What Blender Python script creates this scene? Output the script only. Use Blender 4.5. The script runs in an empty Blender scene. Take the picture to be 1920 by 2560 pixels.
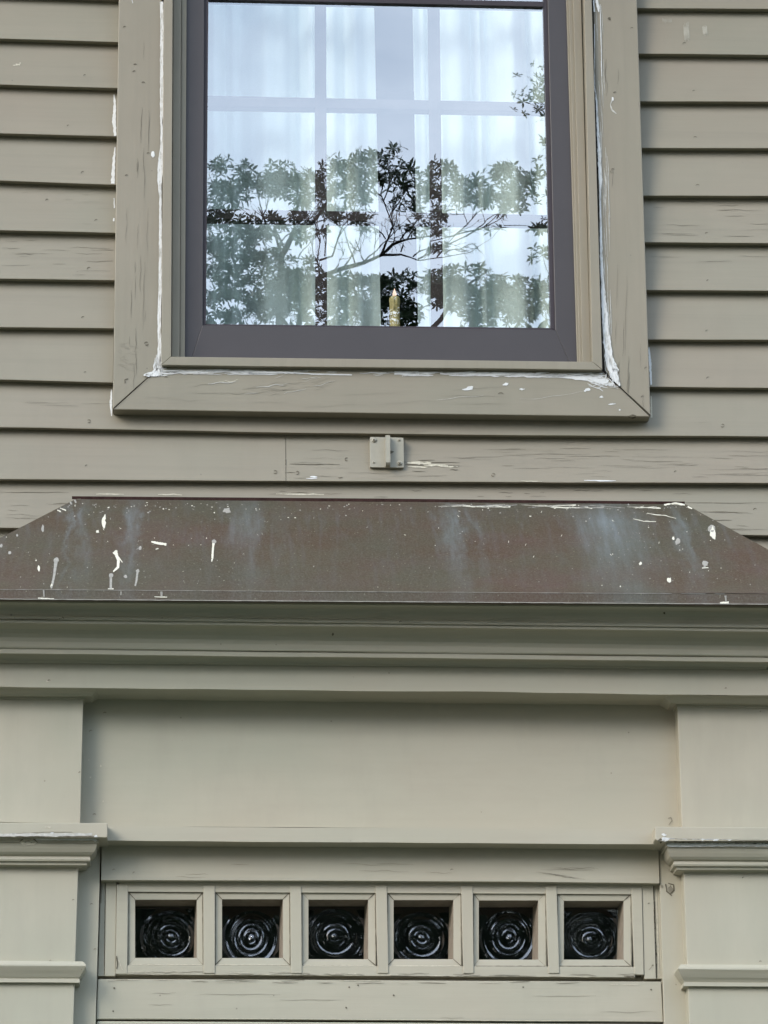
import bpy, math, random
from mathutils import Vector
from mathutils.bvhtree import BVHTree
from mathutils.noise import noise as pnoise
random.seed(7)
R = math.radians
scene = bpy.context.scene

# ---------------------------------------------------------------- camera
TH, PS, RO = 0.3191, 0.0670, -0.0085
FPX, DIST = 8533.0, 7.25
def basis():
    F = Vector((math.sin(PS)*math.cos(TH), math.cos(PS)*math.cos(TH), math.sin(TH)))
    r0 = Vector((math.cos(PS), -math.sin(PS), 0)); u0 = r0.cross(F)
    return math.cos(RO)*r0+math.sin(RO)*u0, -math.sin(RO)*r0+math.cos(RO)*u0, F
CR, CU, CF = basis()
CAM = Vector((0, 0, 3.9)) - DIST*CF
cd = bpy.data.cameras.new('camera'); cam = bpy.data.objects.new('camera', cd)
scene.collection.objects.link(cam); scene.camera = cam
from mathutils import Matrix
m = Matrix((CR, CU, -CF)).transposed().to_4x4(); m.translation = CAM; cam.matrix_world = m
cd.sensor_fit = 'VERTICAL'; cd.sensor_height = 36.0; cd.lens = 36.0*FPX/2560; cd.clip_start = 0.05; cd.clip_end = 2000

# ---------------------------------------------------------------- sky, sun, exposure
SUN_EL, SUN_AZ = 28, 227     # azimuth: 180 is straight behind the photographer
w = bpy.data.worlds.new('World'); scene.world = w; w.use_nodes = True
nt = w.node_tree; N = nt.nodes; L = nt.links; N.clear()
def nd(nt, t, **k):
    n = nt.nodes.new(t)
    for a, b in k.items():
        if a.startswith('_'):
            n.inputs[int(a[1:])].default_value = b
        else: setattr(n, a, b)
    return n
sky = nd(nt, 'ShaderNodeTexSky', sky_type='NISHITA', sun_disc=False, sun_elevation=R(SUN_EL), sun_rotation=R(SUN_AZ), air_density=1.2, dust_density=1.5)
tc = nd(nt, 'ShaderNodeTexCoord')
mp = nd(nt, 'ShaderNodeMapping'); mp.inputs['Scale'].default_value = (1, 1, 1.9); mp.inputs['Location'].default_value = (0.3, 0.2, 0)
n1 = nd(nt, 'ShaderNodeTexNoise'); n1.inputs['Scale'].default_value = 8.5; n1.inputs['Detail'].default_value = 7; n1.inputs['Roughness'].default_value = .52
cr = nd(nt, 'ShaderNodeValToRGB'); cr.color_ramp.elements[0].position = .36; cr.color_ramp.elements[1].position = .58
cr.color_ramp.elements[0].color = (.25, .25, .25, 1); cr.color_ramp.elements[1].color = (1, 1, 1, 1)
mx = nd(nt, 'ShaderNodeMix', data_type='RGBA')
SKYG = 6.3
cl = nd(nt, 'ShaderNodeRGB'); cl.outputs[0].default_value = (SKYG*.86, SKYG*1.02, SKYG*1.25, 1)
bg = nd(nt, 'ShaderNodeBackground'); bg.inputs['Strength'].default_value = 0.15
wo = nd(nt, 'ShaderNodeOutputWorld')
L.new(tc.outputs['Generated'], mp.inputs[0]); L.new(mp.outputs[0], n1.inputs['Vector']); L.new(n1.outputs[0], cr.inputs[0])
L.new(cr.outputs[0], mx.inputs[0]); L.new(sky.outputs[0], mx.inputs['A']); L.new(cl.outputs[0], mx.inputs['B'])
L.new(mx.outputs['Result'], bg.inputs[0]); L.new(bg.outputs[0], wo.inputs[0])
sd = bpy.data.lights.new('sun', 'SUN'); sd.energy = 0.9; sd.angle = R(28); sd.color = (1, .955, .885)
so = bpy.data.objects.new('sun', sd); scene.collection.objects.link(so)
sdir = Vector((math.sin(R(SUN_AZ))*math.cos(R(SUN_EL)), math.cos(R(SUN_AZ))*math.cos(R(SUN_EL)), math.sin(R(SUN_EL))))
so.rotation_euler = sdir.to_track_quat('Z', 'Y').to_euler()
scene.view_settings.view_transform = 'Standard'; scene.view_settings.look = 'None'
scene.view_settings.exposure = 1.33; scene.view_settings.gamma = 1

# ---------------------------------------------------------------- helpers
def ray(u, v):
    return (CF + CR*((u-960)/FPX) - CU*((v-1280)/FPX)).normalized()
def P(u, v, y):
    d = ray(u, v); return CAM + d*((y-CAM.y)/d.y)
def X(u, v, y): return P(u, v, y).x
def Z(u, v, y): return P(u, v, y).z
def fbm(x, y, z=0): return pnoise(Vector((x, y, z)))

class MB:
    """collects faces with material slots; build() links one mesh object"""
    def __init__(s): s.v = []; s.f = []; s.m = []; s.att = []; s.a = 0.0; s.b = 0.0; s.smooth = set()
    def add(s, p): s.v.append(tuple(p)); s.att.append((s.a, s.b)); return len(s.v)-1
    def face(s, pts, mat=0, smooth=False):
        s.f.append([s.add(p) for p in pts]); s.m.append(mat)
        if smooth: s.smooth.add(len(s.f)-1)
    def grid(s, rows, mat=0, smooth=False, close=False):
        idx = [[s.add(p) for p in r] for r in rows]
        for i in range(len(idx)-1):
            n = len(idx[i])
            for j in range(n-1 if not close else n):
                k = (j+1) % n
                s.f.append([idx[i][j], idx[i][k], idx[i+1][k], idx[i+1][j]]); s.m.append(mat)
                if smooth: s.smooth.add(len(s.f)-1)
    def prism(s, px, y0, y1, mat=0):
        """outline in the plane y0 (front), extruded straight back to y1; px are Vectors (x,?,z) or (u,v) pairs"""
        pts = [P(p[0], p[1], y0) if len(p) == 2 else Vector(p) for p in px]
        fr = [Vector((p.x, y0, p.z)) for p in pts]; bk = [Vector((p.x, y1, p.z)) for p in pts]
        a = [s.add(p) for p in fr]; b = [s.add(p) for p in bk]; n = len(a)
        s.f.append(a); s.m.append(mat); s.f.append(b[::-1]); s.m.append(mat)
        for i in range(n):
            j = (i+1) % n; s.f.append([a[j], a[i], b[i], b[j]]); s.m.append(mat)
    def box(s, x0, x1, y0, y1, z0, z1, mat=0):
        s.prism([(x0, y0, z0), (x1, y0, z0), (x1, y0, z1), (x0, y0, z1)], y0, y1, mat)
    def bvh(s): return BVHTree.FromPolygons([Vector(p) for p in s.v], s.f)
    def build(s, name, mats, parent=None, bevel=0, recalc=True):
        me = bpy.data.meshes.new(name); me.from_pydata(s.v, [], s.f)
        for mt in (mats if isinstance(mats, (list, tuple)) else [mats]): me.materials.append(mt)
        for i, p in enumerate(me.polygons):
            p.material_index = s.m[i]; p.use_smooth = i in s.smooth
        at = me.attributes.new('board', 'FLOAT', 'POINT'); at.data.foreach_set('value', [a[0] for a in s.att])
        at = me.attributes.new('crack', 'FLOAT', 'POINT'); at.data.foreach_set('value', [a[1] for a in s.att])
        o = bpy.data.objects.new(name, me); scene.collection.objects.link(o)
        if parent: o.parent = parent
        if bevel:
            md = o.modifiers.new('bevel', 'BEVEL'); md.width = bevel; md.segments = 2; md.limit_method = 'ANGLE'; md.angle_limit = R(50)
            md.use_clamp_overlap = True
        return o

class Decal:
    """paint marks, cracks and nail marks laid on a part's own surface"""
    def __init__(s, mb, off=.0005): s.mb = mb; s.t = mb.bvh(); s.off = off
    def hit(s, u, v):
        d = ray(u, v); h = s.t.ray_cast(CAM, d)
        if h[0] is None: return None
        return h[0] - d*s.off*2.2
    def poly(s, px, mat):
        c = [s.hit(*p) for p in px]
        if any(p is None for p in c) or len(c) < 3: return
        s.mb.face(c, mat)
    def blob(s, u, v, rx, ry=None, mat=1, j=.25, n=12, rot=0):
        ry = ry or rx; ph = random.random()*9
        pts = []
        for k in range(n):
            a = k*2*math.pi/n; q = 1 + j*fbm(math.cos(a)*1.3+ph, math.sin(a)*1.3, ph)*2
            x, y = rx*q*math.cos(a), ry*q*math.sin(a)
            pts.append((u + x*math.cos(rot)-y*math.sin(rot), v + x*math.sin(rot)+y*math.cos(rot)))
        s.poly(pts, mat)
    def ribbon(s, pts, mat=1, rough=.25, step=7):
        """pts (u, v, width)"""
        q = []
        for (a, b) in zip(pts, pts[1:]):
            ln = math.hypot(b[0]-a[0], b[1]-a[1]); n = max(1, int(ln/step))
            for k in range(n): q.append([a[i]+(b[i]-a[i])*k/n for i in range(3)])
        q.append(list(pts[-1])); ph = random.random()*50; Lh = []; Rh = []
        for i, p in enumerate(q):
            a = q[max(0, i-1)]; b = q[min(len(q)-1, i+1)]; dx, dy = b[0]-a[0], b[1]-a[1]; l = math.hypot(dx, dy) or 1
            nx, ny = -dy/l, dx/l
            w1 = p[2]/2*(1+rough*2*fbm(i*.55+ph, 0)); w2 = p[2]/2*(1+rough*2*fbm(i*.55+ph, 9))
            Lh.append(s.hit(p[0]+nx*w1, p[1]+ny*w1)); Rh.append(s.hit(p[0]-nx*w2, p[1]-ny*w2))
        for i in range(len(q)-1):
            c = [Lh[i], Lh[i+1], Rh[i+1], Rh[i]]
            if all(p is not None for p in c): s.mb.face(c, mat)
    def crack(s, u, v, ln, ang=0, wd=1.6, mat=1, wob=2):
        if mat in (1, 4): wd *= .58
        n = max(3, int(ln/9)); ph = random.random()*40; pts = []
        for k in range(n+1):
            t = k/n; d = ln*t; o = wob*fbm(t*3+ph, 0)
            pts.append((u+d*math.cos(ang)-o*math.sin(ang), v+d*math.sin(ang)+o*math.cos(ang), wd*(math.sin(math.pi*min(max(t, .04), .96))**.5)))
        s.ribbon(pts, mat, .5, 8)
    def nail(s, u, v, r=4.5, mat=1, a0=None):
        a0 = random.uniform(2.7, 3.6) if a0 is None else a0
        pts = []
        for k in range(7):
            a = a0 + k*random.uniform(2.2, 2.6)/6; pts.append((u+r*math.cos(a), v+r*.8*math.sin(a), 1.9*math.sin(math.pi*(k+.6)/7.2)))
        s.ribbon(pts, mat, .3, 5)

def wob(x, k, amp=.0005): return amp*2*(fbm(x*2.3, k*7.7, 3.1) + .5*fbm(x*9, k*3.3, 8.1))

def sweep(mb, rows, uL, uR, xL, xR, y0, yback, mat=0, n=40, amp=.0004, smooth=False, right=True, left=True):
    """moulding run along a wall with mitred returns. rows: (o, vL, vR) with o the projection in front of plane y0;
    v given where the columns uL, uR see that edge; vL None keeps the height of the row before"""
    pts = []; zl = zr = 0
    for k, (o, vL, vR) in enumerate(rows):
        y = y0 - o
        if vL is not None:
            pl, pr = P(uL, vL, y), P(uR, vR, y); sl = (pr.z-pl.z)/(pr.x-pl.x)
            zl, zr = pl.z, pr.z; ref = (pl.x, pl.z, sl)
        zf = lambda x: ref[1] + (x-ref[0])*ref[2]
        a, b = (xL - o if left else xL), (xR + o if right else xR)
        row = [Vector((a, yback, zf(a)))] if left else []
        for i in range(n+1):
            x = a+(b-a)*i/n; row.append(Vector((x, y, zf(x)+wob(x, k+y0*30, amp))))
        if right: row.append(Vector((b, yback, zf(b))))
        pts.append(row)
    for r0, r1 in zip(pts, pts[1:]): mb.grid([r0, r1], mat, smooth)
    return pts

def tag(o, label=None, cat=None, group=None, kind=None):
    if label: o['label'] = label
    if cat: o['category'] = cat
    if group: o['group'] = group
    if kind: o['kind'] = kind
    return o
def empty(name, loc=(0, 0, 0), parent=None):
    o = bpy.data.objects.new(name, None); o.location = loc; o.empty_display_size = .2
    scene.collection.objects.link(o)
    if parent: o.parent = parent
    return o

# ---------------------------------------------------------------- materials
def newmat(name):
    mt = bpy.data.materials.new(name); mt.use_nodes = True; nt = mt.node_tree
    b = nt.nodes['Principled BSDF']; return mt, nt, b
def mathn(nt, op, a, b=None, c=None, clamp=False):
    n = nt.nodes.new('ShaderNodeMath'); n.operation = op; n.use_clamp = clamp
    for i, q in enumerate((a, b, c)):
        if q is None: continue
        if isinstance(q, (int, float)): n.inputs[i].default_value = q
        else: nt.links.new(q, n.inputs[i])
    return n.outputs[0]
def mixc(nt, f, a, b, blend='MIX'):
    n = nt.nodes.new('ShaderNodeMix'); n.data_type = 'RGBA'; n.blend_type = blend; n.clamp_factor = True
    for s_, q in ((0, f), ('A', a), ('B', b)):
        i = n.inputs[s_]
        if isinstance(q, (int, float)): i.default_value = q
        elif isinstance(q, tuple): i.default_value = q + (1,) if len(q) == 3 else q
        else: nt.links.new(q, i)
    return n.outputs['Result']
def noisen(nt, vec, scale, detail=4, rough=.55, w=None):
    n = nt.nodes.new('ShaderNodeTexNoise'); n.inputs['Scale'].default_value = scale; n.inputs['Detail'].default_value = detail; n.inputs['Roughness'].default_value = rough
    if w is not None:
        n.noise_dimensions = '4D'
        if isinstance(w, (int, float)): n.inputs['W'].default_value = w
        else: nt.links.new(w, n.inputs['W'])
    nt.links.new(vec, n.inputs['Vector']); return n.outputs[0]
def mapn(nt, vec, sc, loc=(0, 0, 0)):
    n = nt.nodes.new('ShaderNodeMapping'); n.inputs['Scale'].default_value = sc; n.inputs['Location'].default_value = loc
    nt.links.new(vec, n.inputs[0]); return n.outputs[0]
def rampn(nt, fac, stops):
    n = nt.nodes.new('ShaderNodeValToRGB'); nt.links.new(fac, n.inputs[0]); e = n.color_ramp.elements
    for i, (p, c) in enumerate(stops):
        if i < 2: e[i].position = p
        else: e.new(p)
    for i, (p, c) in enumerate(sorted(stops, key=lambda q: q[0])):
        e[i].position = p; e[i].color = (c, c, c, 1) if isinstance(c, (int, float)) else c + (1,)
    return n.outputs[0]
def bumpn(nt, h, strength, dist, prev=None):
    n = nt.nodes.new('ShaderNodeBump'); n.inputs['Strength'].default_value = strength; n.inputs['Distance'].default_value = dist
    nt.links.new(h, n.inputs['Height'])
    if prev is not None: nt.links.new(prev, n.inputs['Normal'])
    return n.outputs[0]

PAINT = (.393, .365, .286)
WORN_DIM = (.250, .222, .168)      # weathered siding and window casing; upper wall's dimmer light put into this colour
def paint(name, axis='X', col=PAINT, cracks=1.0, grain=1.0, board=False, rough=.5):
    mt, nt, b = newmat(name)
    t = nt.nodes.new('ShaderNodeTexCoord').outputs['Object']
    sc = (1, 1, 1) if axis == 'X' else (1, 1, 1)
    along = (1.6, 20, 60) if axis == 'X' else (60, 20, 1.6)
    fine = (6, 60, 330) if axis == 'X' else (330, 60, 6)
    ck = (3.2, 30, 175) if axis == 'X' else (175, 30, 3.2)
    W = None; amt = None
    if board:
        a = nt.nodes.new('ShaderNodeAttribute'); a.attribute_name = 'board'; W = a.outputs['Fac']
        a = nt.nodes.new('ShaderNodeAttribute'); a.attribute_name = 'crack'; amt = a.outputs['Fac']
    big = noisen(nt, t, 2.2, 3, .5, W)
    mid = noisen(nt, mapn(nt, t, (3, 3, 9) if axis == 'X' else (9, 3, 3)), 1.5, 5, .6, W)
    streak = noisen(nt, mapn(nt, t, along), 1.0, 4, .6, W)
    c = mixc(nt, rampn(nt, big, [(.35, 0), (.65, 1)]), tuple(x*y for x, y in zip(col, (1.02, .99, .98))), tuple(x*y for x, y in zip(col, (.98, 1.01, 1.0))))
    c = mixc(nt, mathn(nt, 'MULTIPLY', rampn(nt, mid, [(.45, 0), (.75, 1)]), .5), c, tuple(x*y for x, y in zip(col, (1.13, 1.12, 1.12))))
    c = mixc(nt, mathn(nt, 'MULTIPLY', rampn(nt, streak, [(.5, 0), (.78, 1)]), .35*grain), c, tuple(x*.78 for x in col))
    gr = noisen(nt, mapn(nt, t, (9, 4, 2.5)), 1.0, 5, .65)
    c = mixc(nt, mathn(nt, 'MULTIPLY', rampn(nt, gr, [(.52, 0), (.75, 1)]), .28), c, tuple(x*.80 for x in col))
    # cracks along the grain
    cv = noisen(nt, mapn(nt, t, ck), 1.0, 2, .5, W)
    line = rampn(nt, mathn(nt, 'ABSOLUTE', mathn(nt, 'SUBTRACT', cv, .5)), [(0, .6), (.005, .45), (.012, 0)])
    msk = noisen(nt, mapn(nt, t, (2.3, 3, 16) if axis == 'X' else (16, 3, 2.3), (3, 1, 2)), 1.0, 3, .6, W)
    m0 = rampn(nt, msk, [(.50, 0), (.66, 1)])
    cf = mathn(nt, 'MULTIPLY', line, m0)
    cf = mathn(nt, 'MULTIPLY', cf, amt if amt is not None else cracks)
    c = mixc(nt, cf, c, (.10, .088, .068))
    # dirt specks
    v = nt.nodes.new('ShaderNodeTexVoronoi'); v.inputs['Scale'].default_value = 26; nt.links.new(t, v.inputs['Vector'])
    sp = rampn(nt, v.outputs['Distance'], [(0, 1), (.035, .8), (.055, 0)])
    rnd = nt.nodes.new('ShaderNodeSeparateColor'); nt.links.new(v.outputs['Color'], rnd.inputs[0])
    sp = mathn(nt, 'MULTIPLY', sp, rampn(nt, rnd.outputs[0], [(.80, 0), (.82, .55)]))
    c = mixc(nt, sp, c, (.10, .085, .065))
    nt.links.new(c, b.inputs['Base Color'])
    b.inputs['Roughness'].default_value = rough; b.inputs['Specular IOR Level'].default_value = .35
    fn = noisen(nt, mapn(nt, t, fine), 1.0, 3, .6, W)
    h = mathn(nt, 'ADD', mathn(nt, 'MULTIPLY', fn, .35*grain), mathn(nt, 'MULTIPLY', streak, .6*grain))
    h = mathn(nt, 'SUBTRACT', h, mathn(nt, 'MULTIPLY', cf, 1.5))
    nrm = bumpn(nt, h, .35, .0012)
    nrm = bumpn(nt, noisen(nt, mapn(nt, t, (5, 5, 9)), 1, 2, .5), .25, .006, nrm)
    nt.links.new(nrm, b.inputs['Normal'])
    return mt
M = {}
M['board'] = paint('painted_clapboard', 'X', WORN_DIM, board=True)
M['wh'] = paint('worn_dim_casing_horizontal', 'X', WORN_DIM, cracks=.08, grain=.8)
M['wv'] = paint('worn_dim_casing_vertical', 'Z', WORN_DIM, cracks=.08, grain=.8)
M['ph'] = paint('painted_wood_horizontal', 'X', cracks=.07, grain=.8)
M['pv'] = paint('painted_wood_vertical', 'Z', cracks=.1, grain=.8)
M['psm'] = paint('smooth_painted_wood', 'X', cracks=0, grain=.3, rough=.45)
M['psv'] = paint('smooth_painted_wood_vertical', 'Z', cracks=0, grain=.3, rough=.45)

def flat(name, col, rough=.6, spec=.3, var=.15, scale=40, bump=0):
    mt, nt, b = newmat(name); t = nt.nodes.new('ShaderNodeTexCoord').outputs['Object']
    n = noisen(nt, t, scale, 4, .6)
    c = mixc(nt, rampn(nt, n, [(.3, 0), (.7, 1)]), tuple(x*(1-var) for x in col), tuple(min(1, x*(1+var)) for x in col))
    nt.links.new(c, b.inputs['Base Color']); b.inputs['Roughness'].default_value = rough; b.inputs['Specular IOR Level'].default_value = spec
    if bump: nt.links.new(bumpn(nt, n, .5, bump), b.inputs['Normal'])
    return mt
M['dark'] = flat('crack_shadow', (.125, .110, .083), .9, .05, .3)
M['gap'] = flat('open_joint', (.02, .017, .014), .9, .05, .3)
M['soft'] = flat('scuff', (.215, .195, .152), .8, .1, .2)
M['white'] = flat('white_primer', (.64, .64, .62), .6, .2, .08, 90, .0004)
def caulkm():
    mt, nt, b = newmat('streaked_white_caulk'); t = nt.nodes.new('ShaderNodeTexCoord').outputs['Object']
    n = noisen(nt, mapn(nt, t, (260, 1, 38)), 1, 4, .65); n2 = noisen(nt, t, 45, 3, .6)
    c = mixc(nt, rampn(nt, n, [(.50, 0), (.66, 1)]), (.66, .66, .64), (.34, .32, .27))
    c = mixc(nt, rampn(nt, n2, [(.55, 0), (.72, .8)]), c, (.45, .43, .38)); nt.links.new(c, b.inputs['Base Color']); b.inputs['Roughness'].default_value = .6
    nt.links.new(bumpn(nt, n, .6, .0012), b.inputs['Normal']); return mt
M['caulk'] = caulkm()
M['smear'] = flat('thin_primer_smear', (.47, .455, .41), .65, .2, .16, 160)
M['pale'] = flat('worn_bare_wood', (.52, .48, .38), .8, .1, .2, 160)
M['drop'] = flat('dropping_cream', (.62, .59, .48), .7, .2, .1, 120, .0004)
M['dropgrey'] = flat('dropping_grey', (.30, .285, .25), .7, .2, .15, 200)
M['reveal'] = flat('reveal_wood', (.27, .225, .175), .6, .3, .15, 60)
M['frame'] = flat('brown_aluminium', (.055, .048, .049), .42, .4, .05, 8)
M['framed'] = flat('brown_gasket', (.045, .036, .042), .5, .3, .1, 30)
M['sash'] = flat('old_dark_sash', (.060, .040, .040), .6, .2, .2, 60)
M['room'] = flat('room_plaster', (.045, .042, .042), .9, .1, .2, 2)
M['bark'] = flat('grey_bark', (.034, .029, .025), .9, .1, .3, 20, .01)
M['metal'] = flat('painted_bracket_metal', (.33, .308, .245), .42, .4, .05, 60)
M['candle'] = flat('yellow_wax', (.56, .42, .18), .5, .4, .25, 120, .001)

# weathered copper
def copper():
    mt, nt, b = newmat('weathered_copper'); t = nt.nodes.new('ShaderNodeTexCoord').outputs['Object']
    sx = nt.nodes.new('ShaderNodeSeparateXYZ'); nt.links.new(t, sx.inputs[0])
    xa, xb = -1.1, 1.1
    fx = mathn(nt, 'DIVIDE', mathn(nt, 'ADD', sx.outputs[0], 1.1), 2.2)
    stops = []
    def st(u, hw, a):
        x = X(u, 1330, -.15); stops.extend([((x-hw+1.1)/2.2, None), ((x+1.1)/2.2, a), ((x+hw+1.1)/2.2, None)])
    base = 0.0
    tr = [(172, .012, .55), (205, .02, .5), (325, .024, .8), (620, .05, .5), (700, .03, .15), (1135, .04, .75), (1190, .02, .35), (1530, .10, 1.0), (1706, .022, .7)]
    for q in tr: st(*q)
    fxn = mathn(nt, 'ADD', fx, mathn(nt, 'MULTIPLY', mathn(nt, 'SUBTRACT', noisen(nt, mapn(nt, t, (22, 1, 12)), 1, 5, .65), .5), .05))
    rp = rampn(nt, fxn, sorted([(p, 0.0 if a is None else a) for p, a in stops])[:31])
    z0, z1 = Z(960, 1478, -.34), Z(960, 1256, -.03)
    zz = mathn(nt, 'DIVIDE', mathn(nt, 'SUBTRACT', sx.outputs[2], z0), z1-z0)
    fade = rampn(nt, zz, [(0, .22), (.45, .5), (.8, 1), (.97, .35)])
    strk = noisen(nt, mapn(nt, t, (60, 6, 6)), 1, 4, .65)
    grn = noisen(nt, t, 260, 3, .7)
    mott = noisen(nt, t, 7, 4, .6)
    c = mixc(nt, rampn(nt, mott, [(.35, 0), (.65, 1)]), (.071, .041, .024), (.074, .060, .037))
    c = mixc(nt, mathn(nt, 'MULTIPLY', rampn(nt, noisen(nt, mapn(nt, t, (3, 3, 9), (1, 7, 4)), 1.5, 5, .65), [(.45, 0), (.62, 1)]), .55), c, (.088, .052, .043))
    c = mixc(nt, mathn(nt, 'MULTIPLY', rampn(nt, noisen(nt, mapn(nt, t, (2, 2, 2), (4, 4, 4)), 1.3, 4), [(.42, 0), (.62, 1)]), .75), c, (.064, .064, .042))
    c = mixc(nt, mathn(nt, 'MULTIPLY', rampn(nt, grn, [(.4, 0), (.75, 1)]), .5), c, (.15, .135, .10))
    blue = mathn(nt, 'MULTIPLY', mathn(nt, 'MULTIPLY', rp, fade), rampn(nt, strk, [(.25, .35), (.65, 1)]))
    c = mixc(nt, mathn(nt, 'MULTIPLY', blue, .75), c, (.205, .245, .255))
    c = mixc(nt, mathn(nt, 'MULTIPLY', mathn(nt, 'MULTIPLY', rampn(nt, strk, [(.5, 0), (.8, 1)]), fade), .45), c, (.15, .15, .155))
    # fine pale specks
    v = nt.nodes.new('ShaderNodeTexVoronoi'); v.inputs['Scale'].default_value = 120; nt.links.new(mapn(nt, t, (1.3, 1, 1)), v.inputs['Vector'])
    s = nt.nodes.new('ShaderNodeSeparateColor'); nt.links.new(v.outputs['Color'], s.inputs[0])
    sp = mathn(nt, 'MULTIPLY', rampn(nt, v.outputs['Distance'], [(0, 1), (.16, .9), (.26, 0)]), rampn(nt, s.outputs[0], [(.80, 0), (.97, .5)]))
    c = mixc(nt, sp, c, (.25, .24, .17))
    nt.links.new(c, b.inputs['Base Color']); b.inputs['Roughness'].default_value = .52; b.inputs['Specular IOR Level'].default_value = .45
    b.inputs['Metallic'].default_value = 0.15
    h = noisen(nt, t, 90, 4, .6)
    nr = bumpn(nt, h, .25, .0008); nr = bumpn(nt, noisen(nt, mapn(nt, t, (3, 3, 3)), 1, 2), .5, .01, nr)
    nt.links.new(nr, b.inputs['Normal']); return mt
M['copper'] = copper()

# window glass: clear, partly mirroring
def glass(name, refl, tint, wavy=0.0, rgh=0.0):
    mt = bpy.data.materials.new(name); mt.use_nodes = True; nt = mt.node_tree; nt.nodes.clear()
    o = nt.nodes.new('ShaderNodeOutputMaterial'); mix = nt.nodes.new('ShaderNodeMixShader')
    tr = nt.nodes.new('ShaderNodeBsdfTransparent'); tr.inputs[0].default_value = tint + (1,)
    gl = nt.nodes.new('ShaderNodeBsdfGlossy'); gl.inputs['Roughness'].default_value = rgh; gl.inputs[0].default_value = (1, 1, 1, 1)
    lw = nt.nodes.new('ShaderNodeLayerWeight'); lw.inputs['Blend'].default_value = .5
    fr = mathn(nt, 'MULTIPLY_ADD', mathn(nt, 'POWER', lw.outputs['Facing'], 5.0), 1-refl, refl)
    nt.links.new(fr, mix.inputs[0]); nt.links.new(tr.outputs[0], mix.inputs[1]); nt.links.new(gl.outputs[0], mix.inputs[2]); nt.links.new(mix.outputs[0], o.inputs[0])
    if wavy:
        t = nt.nodes.new('ShaderNodeTexCoord').outputs['Object']
        n = bumpn(nt, noisen(nt, mapn(nt, t, (1, 1, 1.5)), 5, 1.5, .4), 1.0, wavy)
        nt.links.new(n, gl.inputs['Normal'])
    return mt
M['glass'] = glass('window_glass', .28, (.90, .96, .93), .00010)
M['bull'] = glass('bullseye_glass', .12, (.6, .66, .64), 0, .045)
# curtain: thin translucent cloth
mt, nt, b = newmat('white_curtain_cloth'); M['curtain'] = mt
t = nt.nodes.new('ShaderNodeTexCoord').outputs['Object']
c = mixc(nt, noisen(nt, mapn(nt, t, (400, 1, 400)), 1, 2), (.74, .79, .76), (.86, .9, .88)); nt.links.new(c, b.inputs['Base Color'])
b.inputs['Roughness'].default_value = .9; b.inputs['Specular IOR Level'].default_value = .1
# leaves
def leafm(name, c0, c1):
    mt, nt, b = newmat(name); t = nt.nodes.new('ShaderNodeTexCoord').outputs['Object']
    c = mixc(nt, rampn(nt, noisen(nt, t, 5, 3), [(.35, 0), (.65, 1)]), c0, c1)
    nt.links.new(c, b.inputs['Base Color']); b.inputs['Roughness'].default_value = .45; return mt
M['leaf'] = leafm('glossy_leaf', (.022, .040, .018), (.042, .068, .026))
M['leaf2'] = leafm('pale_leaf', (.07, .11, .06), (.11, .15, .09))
M['grass'] = leafm('lawn', (.028, .042, .014), (.042, .056, .02))
M['stone'] = flat('flagstone', (.13, .125, .11), .8, .2, .15, 6, .004)
mt, nt, b = newmat('candle_flame'); M['flame'] = mt
b.inputs['Base Color'].default_value = (.9, .6, .5, 1); b.inputs['Emission Color'].default_value = (1, .62, .5, 1); b.inputs['Emission Strength'].default_value = .45

# ---------------------------------------------------------------- ground
g = MB(); g.face([(-300, -300, 0), (300, -300, 0), (300, 300, 0), (-300, 300, 0)]); tag(g.build('ground', M['grass']), kind='structure')
g = MB(); g.box(-.95, .95, -9, -1.2, -.1, .02); tag(g.build('path', M['stone']), kind='structure')

house = empty('wooden_house'); tag(house, 'taupe clapboard house front with a window above a copper roofed doorway hood', 'house')

# ---------------------------------------------------------------- siding
YB, YT, YU = -.027, -.008, -.009     # butt front, tucked top, back of the butt
sid = MB()
left = [(-14, -4), (96, 105), (211, 220), (333, 341), (451, 461), (576, 582), (696, 701), (818, 821), (949, 957)]     # v of butts at u=0, 285
right = [(20, 22), (134, 137), (253, 254), (370, 370), (488, 489), (605, 608), (724, 726), (848, 849), (966, 969)]    # at u=1600, 1920
rows = [[(-700, None), (0, a), (285, b_)] for a, b_ in left]
rowsR = [[(1605, a), (1920, b_), (2700, None)] for a, b_ in right]
full = [[(-700, None), (0, 1067), (640, 1080), (1280, 1088), (1920, 1091), (2700, None)],
        [(-700, None), (0, 1197), (640, 1202), (1280, 1205), (1920, 1208), (2700, None)]]
low = [[(-700, None), (0, 1319), (1920, 1338), (2700, None)], [(-700, None), (0, 1440), (1920, 1460), (2700, None)], [(-700, None), (0, 1560), (1920, 1580), (2700, None)]]
def resolve(row):
    out = []
    known = [P(u, v, YB) for u, v in row if v is not None]
    for u, v in row:
        if v is None:
            k = known[0] if u < 500 else known[-1]
            out.append((X(u, 1280, YB), k.z))
        else:
            p = P(u, v, YB); out.append((p.x, p.z))
    return out
def zat(pl, x):
    if x <= pl[0][0]: return pl[0][1]
    for a, b_ in zip(pl, pl[1:]):
        if x <= b_[0]: return a[1]+(b_[1]-a[1])*(x-a[0])/(b_[0]-a[0])
    return pl[-1][1]
bid = [0]
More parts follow.
